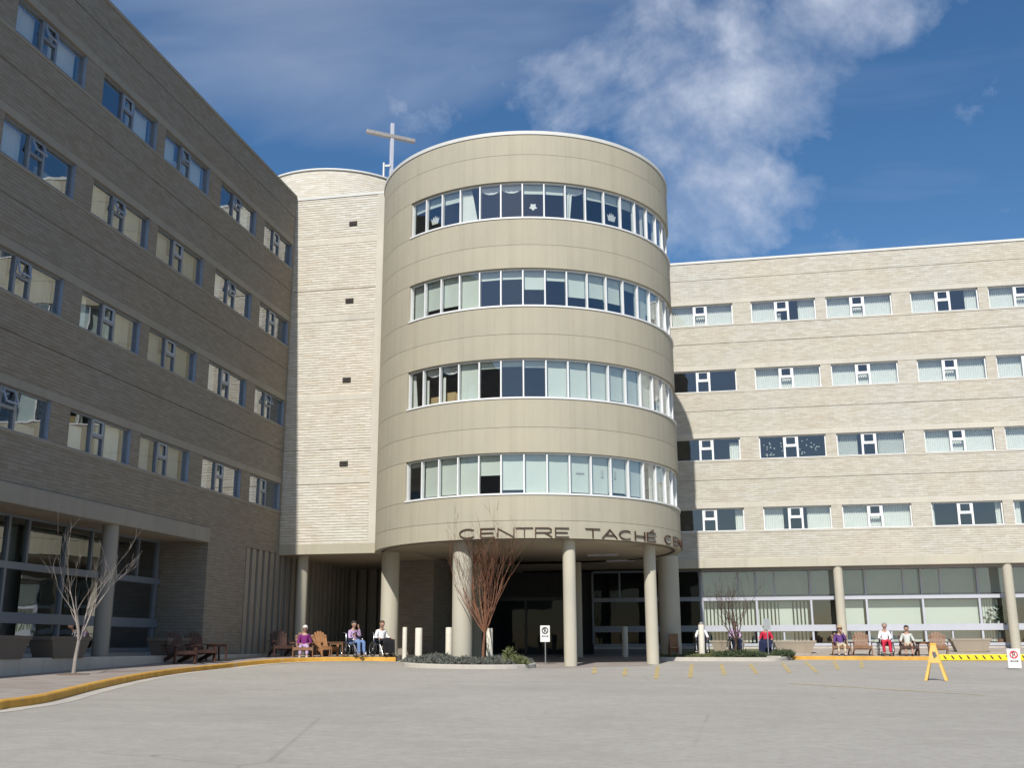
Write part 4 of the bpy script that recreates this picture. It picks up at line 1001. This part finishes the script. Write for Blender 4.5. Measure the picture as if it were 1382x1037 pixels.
    ks = set(keep); hm.sm = [True for f in hm.f if all(i in ks for i in f)]; hm.f = [f for f in hm.f if all(i in ks for i in f) and not all(hm.v[i][1] < hc[1] - .05 and hm.v[i][2] < hc[2] + .035 for i in f)]; hm.sm = [True] * len(hm.f)
    build(hm, 'hair', hair, t, fix=False)
    for s in (-1, 1): build(MB().sph((hx + s * .034, ny - .108, hz + .012), .011, 8, 5), 'eye', 'black_paint', t)
    build(MB().sph((hx, ny - .112, hz - .062), .02, 8, 5, (1.1, .35, .3)), 'mouth', 'cloth_pink', t)
    if hat:
        hb = MB().lathe([(.18, hz + .075), (.175, hz + .085), (.108, hz + .09), (.1, hz + .15), (.085, hz + .175), (.001, hz + .18)], hx, ny - .01, 18); build(hb, 'hat', hat, t)
    if glasses: build(MB().box(hx - .075, hx + .075, ny - .125, ny - .118, hz - .008, hz + .028), 'sunglasses', 'black_paint', t, bevel=.006)
    if blanket:
        vs = []; K, M = 8, 9
        for j in range(M):
            tt = j / (M - 1)
            if tt < .6: yy, zz_ = .0 - tt / .6 * .46, hip + .15
            else: yy, zz_ = -.50 - (tt - .6) * .12, hip + .13 - (tt - .6) / .4 * (hip - .02)
            for i in range(K + 1):
                xx = -.27 + .54 * i / K; e = abs(i / K - .5) * 2
                vs.append((xx, yy + .012 * math.sin(i * 2.1), zz_ - (.12 * max(0, e - .7) / .3 if tt < .6 else 0) + .01 * math.sin(j + i)))
        build(MB().add(vs, [(j * (K + 1) + i, j * (K + 1) + i + 1, (j + 1) * (K + 1) + i + 1, (j + 1) * (K + 1) + i) for j in range(M - 1) for i in range(K)], True), 'blanket', blanket, t, fix=False)
    return t
# left group
person(-14.8, 36.42, .83, rad(20), 'person with white hair and purple top sitting in orange slatted chair', 'cloth_purple', 'cloth_lavender', 'hair_white', 'cloth_white', .33, .35, 'lap', glasses=True)
wc_at(-13.12, 36.95, .85, rad(62), 'wheelchair under the person in blue jeans')
person(-13.12, 37.0, .85, rad(62), 'person in lavender top and blue jeans, hand at face, in a wheelchair', 'cloth_lavender', 'cloth_jeans', 'hair_black', 'cloth_white', .48, .1, 'face')
wc_at(-12.25, 37.45, .86, rad(48), 'wheelchair beside the thick column, under the person in white')
person(-12.25, 37.5, .86, rad(48), 'person in white shirt with black lap blanket in wheelchair beside thick column', 'cloth_white', 'cloth_black', 'hair_brown', 'cloth_black', .48, .1, 'arms', blanket='cloth_black')
# right group
wc_at(-1.02, 45.3, .88, rad(0), 'wheelchair half hidden behind the knobbed bollard')
person(-1.02, 45.35, .88, rad(0), 'person in white shirt sitting behind the knobbed bollard', 'cloth_white', 'cloth_black', 'hair_grey', 'cloth_black', .48, .1, 'arms')
wc_at(.35, 46.2, .92, rad(10), 'wheelchair behind the small bare tree')
person(.35, 46.25, .92, rad(10), 'person in lavender top sitting behind the small bare tree', 'cloth_lavender', 'cloth_navy', 'hair_brown', 'cloth_black', .48, .1, 'lap')
wc_at(1.55, 44.6, .80, rad(-8), 'wheelchair behind the thin sign post, under the red-topped person')
person(1.55, 44.65, .80, rad(-8), 'person in red and white top with navy blanket behind thin sign post', 'cloth_red', 'cloth_navy', 'hair_white', 'cloth_black', .48, .1, 'arms', blanket='cloth_navy')
person(4.45, 45.0, rgt(4.45, 45.), rad(0), 'person in plum top and tan sun hat sitting in slatted chair', 'cloth_plum', 'cloth_khaki', 'hair_brown', 'cloth_white', .33, .35, 'face', hat='cloth_tan')
wc_at(6.15, 44.85, rgt(6.15, 44.85), 0, 'wheelchair under the person with red trousers')
person(6.15, 44.9, rgt(6.15, 44.9), 0, 'person in white shirt and red trousers in wheelchair', 'cloth_white', 'cloth_red', 'hair_grey', 'cloth_white', .48, .12, 'lap')
person(7.0, 45.0, rgt(7.0, 45.), rad(-4), 'person in pale grey shirt and shorts sitting between wheelchair and empty chair', 'cloth_grey', 'cloth_khaki', 'hair_black', 'cloth_black', .36, .25, 'arms', bare_legs=True)
for ch in list(WCP.children):
    for g in list(ch.children): bpy.data.objects.remove(g)
    bpy.data.objects.remove(ch)
bpy.data.objects.remove(WCP)

# ------------------------------------------------------------------ bare trees
def tree(name, loc, label, mat, stems, height, spread, seed, levels=4, r0=.05, up_=.35, twigs=3, bole=.0):
    rng = random.Random(seed); t = thing(name, loc, 0, label, 'tree')
    trunk, crown = MB(), MB(); cnt = [0]
    def limb(p, d, ln, r, lev, mb):
        k = 5 if lev < 2 else 3; pts = [p]; rs = [r]; dd = d.copy()
        for i in range(k):
            dd = (dd + Vector((rng.uniform(-1, 1), rng.uniform(-1, 1), rng.uniform(-.4, .8))) * .13 + Vector((0, 0, up_ * .10))).normalized()
            pts.append(pts[-1] + dd * ln / k); rs.append(r * (1 - .62 * (i + 1) / k))
        mb.tube(pts, rs, 7 if lev < 2 else (4 if lev < 3 else 3), lev < 1)
        cnt[0] += 1
        if lev >= levels: return
        nb = twigs + (1 if lev < 2 else 0)
        for q in range(nb):
            f = rng.uniform(.28, .97) if q else .99
            i = min(int(f * k), k - 1); pp_ = pts[i].lerp(pts[i + 1], f * k - i) ; rr = rs[i] + (rs[i + 1] - rs[i]) * (f * k - i)
            a = rng.uniform(0, 2 * math.pi); side = Vector((math.cos(a), math.sin(a), 0)); side = (side - dd * side.dot(dd)).normalized()
            nd = (dd * rng.uniform(.75, 1.1) + side * rng.uniform(.35, .75) * spread + Vector((0, 0, up_ * .5))).normalized()
            limb(pp_, nd, ln * rng.uniform(.5, .78), max(rr * .6, .0048), lev + 1, crown)
    if bole:
        bx = rng.uniform(.02, .1); trunk.tube([(0, 0, -.1), (bx * .3, 0, bole * .5), (bx, 0, bole)], [r0 * 1.15, r0, r0 * .85], 10)
        base = Vector((bx, 0, bole * .97))
    else: base = Vector((0, 0, -.05))
    for s in range(stems):
        a = 2 * math.pi * s / stems + rng.uniform(-.5, .5); out = rng.uniform(.25, .8) * spread * (.2 if s == 0 else 1)
        d = Vector((math.cos(a) * out, math.sin(a) * out * .8, 1)).normalized()
        limb(base + Vector((math.cos(a), math.sin(a), 0)) * (.02 if bole else .06), d, (height - bole) * rng.uniform(.42, .55), r0 * (.62 if stems > 1 else .9), 1, crown)
    if not bole: trunk.tube([(0, 0, -.1), (0, 0, .12)], [r0 * 2.2, r0 * 1.5], 10)
    build(trunk, 'trunk', mat, t); build(crown, 'crown', mat, t, fix=False)
    return t
tree('bare_tree', (-15.3, 23.4, ground_left(-15.3, 23.4) - .02), 'pale-barked leafless young tree beside the yellow kerb', 'bark_pale', 4, 3.15, .85, 33, 5, .046, .4, 2, .85)
tree('bare_tree', (-7.85, 34.6, .72), 'reddish leafless multi-stemmed tree before the thick column in the island', 'bark_red', 19, 4.5, .92, 11, 5, .045, .5, 2, .95)
tree('bare_tree', (.3, 43.6, lawnz(.3, 43.6)), 'small brown leafless tree on the lawn by the sunlit wing', 'bark_brown', 7, 3.0, 1.05, 9, 4, .045, .5, 3, .5)
build(MB().lathe([(.45, 0), (.35, .03), (.1, .05), (.001, .05)], 0, 0, 18), 'mulch', 'soil', [o for o in bpy.data.objects if o.name == 'bare_tree'][0], (0, 0, 0))

# ------------------------------------------------------------------ low shrubs: many small sprays
def shrubs(name, label, mat, spots, count, size, seed):
    rng = random.Random(seed); mb = MB()
    for _ in range(count):
        cx, cy, cz, rx, ry, h = rng.choice(spots)
        a = rng.uniform(0, 2 * math.pi); q = math.sqrt(rng.random()); x = cx + rx * q * math.cos(a); y = cy + ry * q * math.sin(a)
        z = cz(x, y) + h * (1 - q * q * .8) * rng.uniform(.1, 1.)
        d = Vector((rng.uniform(-1, 1), rng.uniform(-1, 1), rng.uniform(.1, 1.1))).normalized(); s = size * rng.uniform(.6, 1.4)
        b = d.orthogonal().normalized() * s * .22; p = Vector((x, y, z))
        mb.add([p - b, p + b, p + d * s], [(0, 1, 2)])
    return tag(build(mb, name, mat, fix=False), label, None, None, 'stuff')
iz = lambda x, y: gz(x, y) + .12
sh1 = [(-9.6, 33.9, iz, .75, .8, .16), (-8.9, 33.2, iz, .9, .6, .17), (-8.0, 33.0, iz, .9, .6, .14), (-7.1, 33.2, iz, .9, .7, .17), (-6.6, 34.0, iz, .5, .8, .18), (-8.5, 34.4, iz, 1.3, .9, .16), (-9.5, 35.2, iz, .7, .7, .22), (-7.2, 35, iz, .8, .8, .2)]
shrubs('juniper_cover', 'grey-green low junipers covering the island bed', 'juniper', sh1, 8000, .11, 3)
shrubs('twiggy_shrub', 'tufts of yellowish dry stems in the island bed', 'grass', [(-6.7, 33.3, iz, .16, .2, .5), (-6.4, 33.0, iz, .3, .2, .2)], 500, .16, 5)
lz = lambda x, y: lawnz(x, y)
shrubs('evergreen_cover', 'dark low evergreens along the lawn edge', 'evergreen', [(-.1, 42.9, lz, .5, .45, .18), (.5, 42.9, lz, .5, .5, .24), (1.15, 43.0, lz, .4, .45, .14), (2.05, 43.5, lz, .42, .5, .22), (2.3, 43.9, lz, .3, .4, .18)], 3200, .12, 6)
shrubs('grass_blades', 'thin lawn grass between kerb and glazing', 'grass', [(-1.6, 43.2, lz, 1.2, 1.1, .05), (-.6, 44.4, lz, 1.9, 1.8, .05), (.8, 44.8, lz, 1.8, 2, .05)], 6000, .07, 8)
# indoor plant behind the glazing by the far right column
t = thing('potted_plant', (12.0, 51.55, 1.06), 0, 'dark green potted plant behind the glass by the far right column', 'plant')
build(MB().lathe([(.001, 0), (.18, 0), (.24, .4), (.21, .4), (.2, .36), (.001, .36)], 0, 0, 18), 'pot', 'cedar', t)
rng = random.Random(2); mb = MB()
for i in range(260):
    d = Vector((rng.uniform(-1, 1), rng.uniform(-.6, .6), rng.uniform(-.2, 1.3))).normalized(); p = Vector((0, 0, 1.1)) + d * rng.uniform(.15, .75); q = d.cross(Vector((0, 0, 1))).normalized() * .07
    mb.add([p - d * .1, p + q, p + d * .16 + Vector((0, 0, -.06)), p - q], [(0, 1, 2, 3)])
mb2 = MB().tube([(0, 0, .35), (.03, 0, 1.2)], [.03, .015], 6); build(mb2, 'stem', 'bark_brown', t); build(mb, 'foliage', 'plant_leaf', t, fix=False)
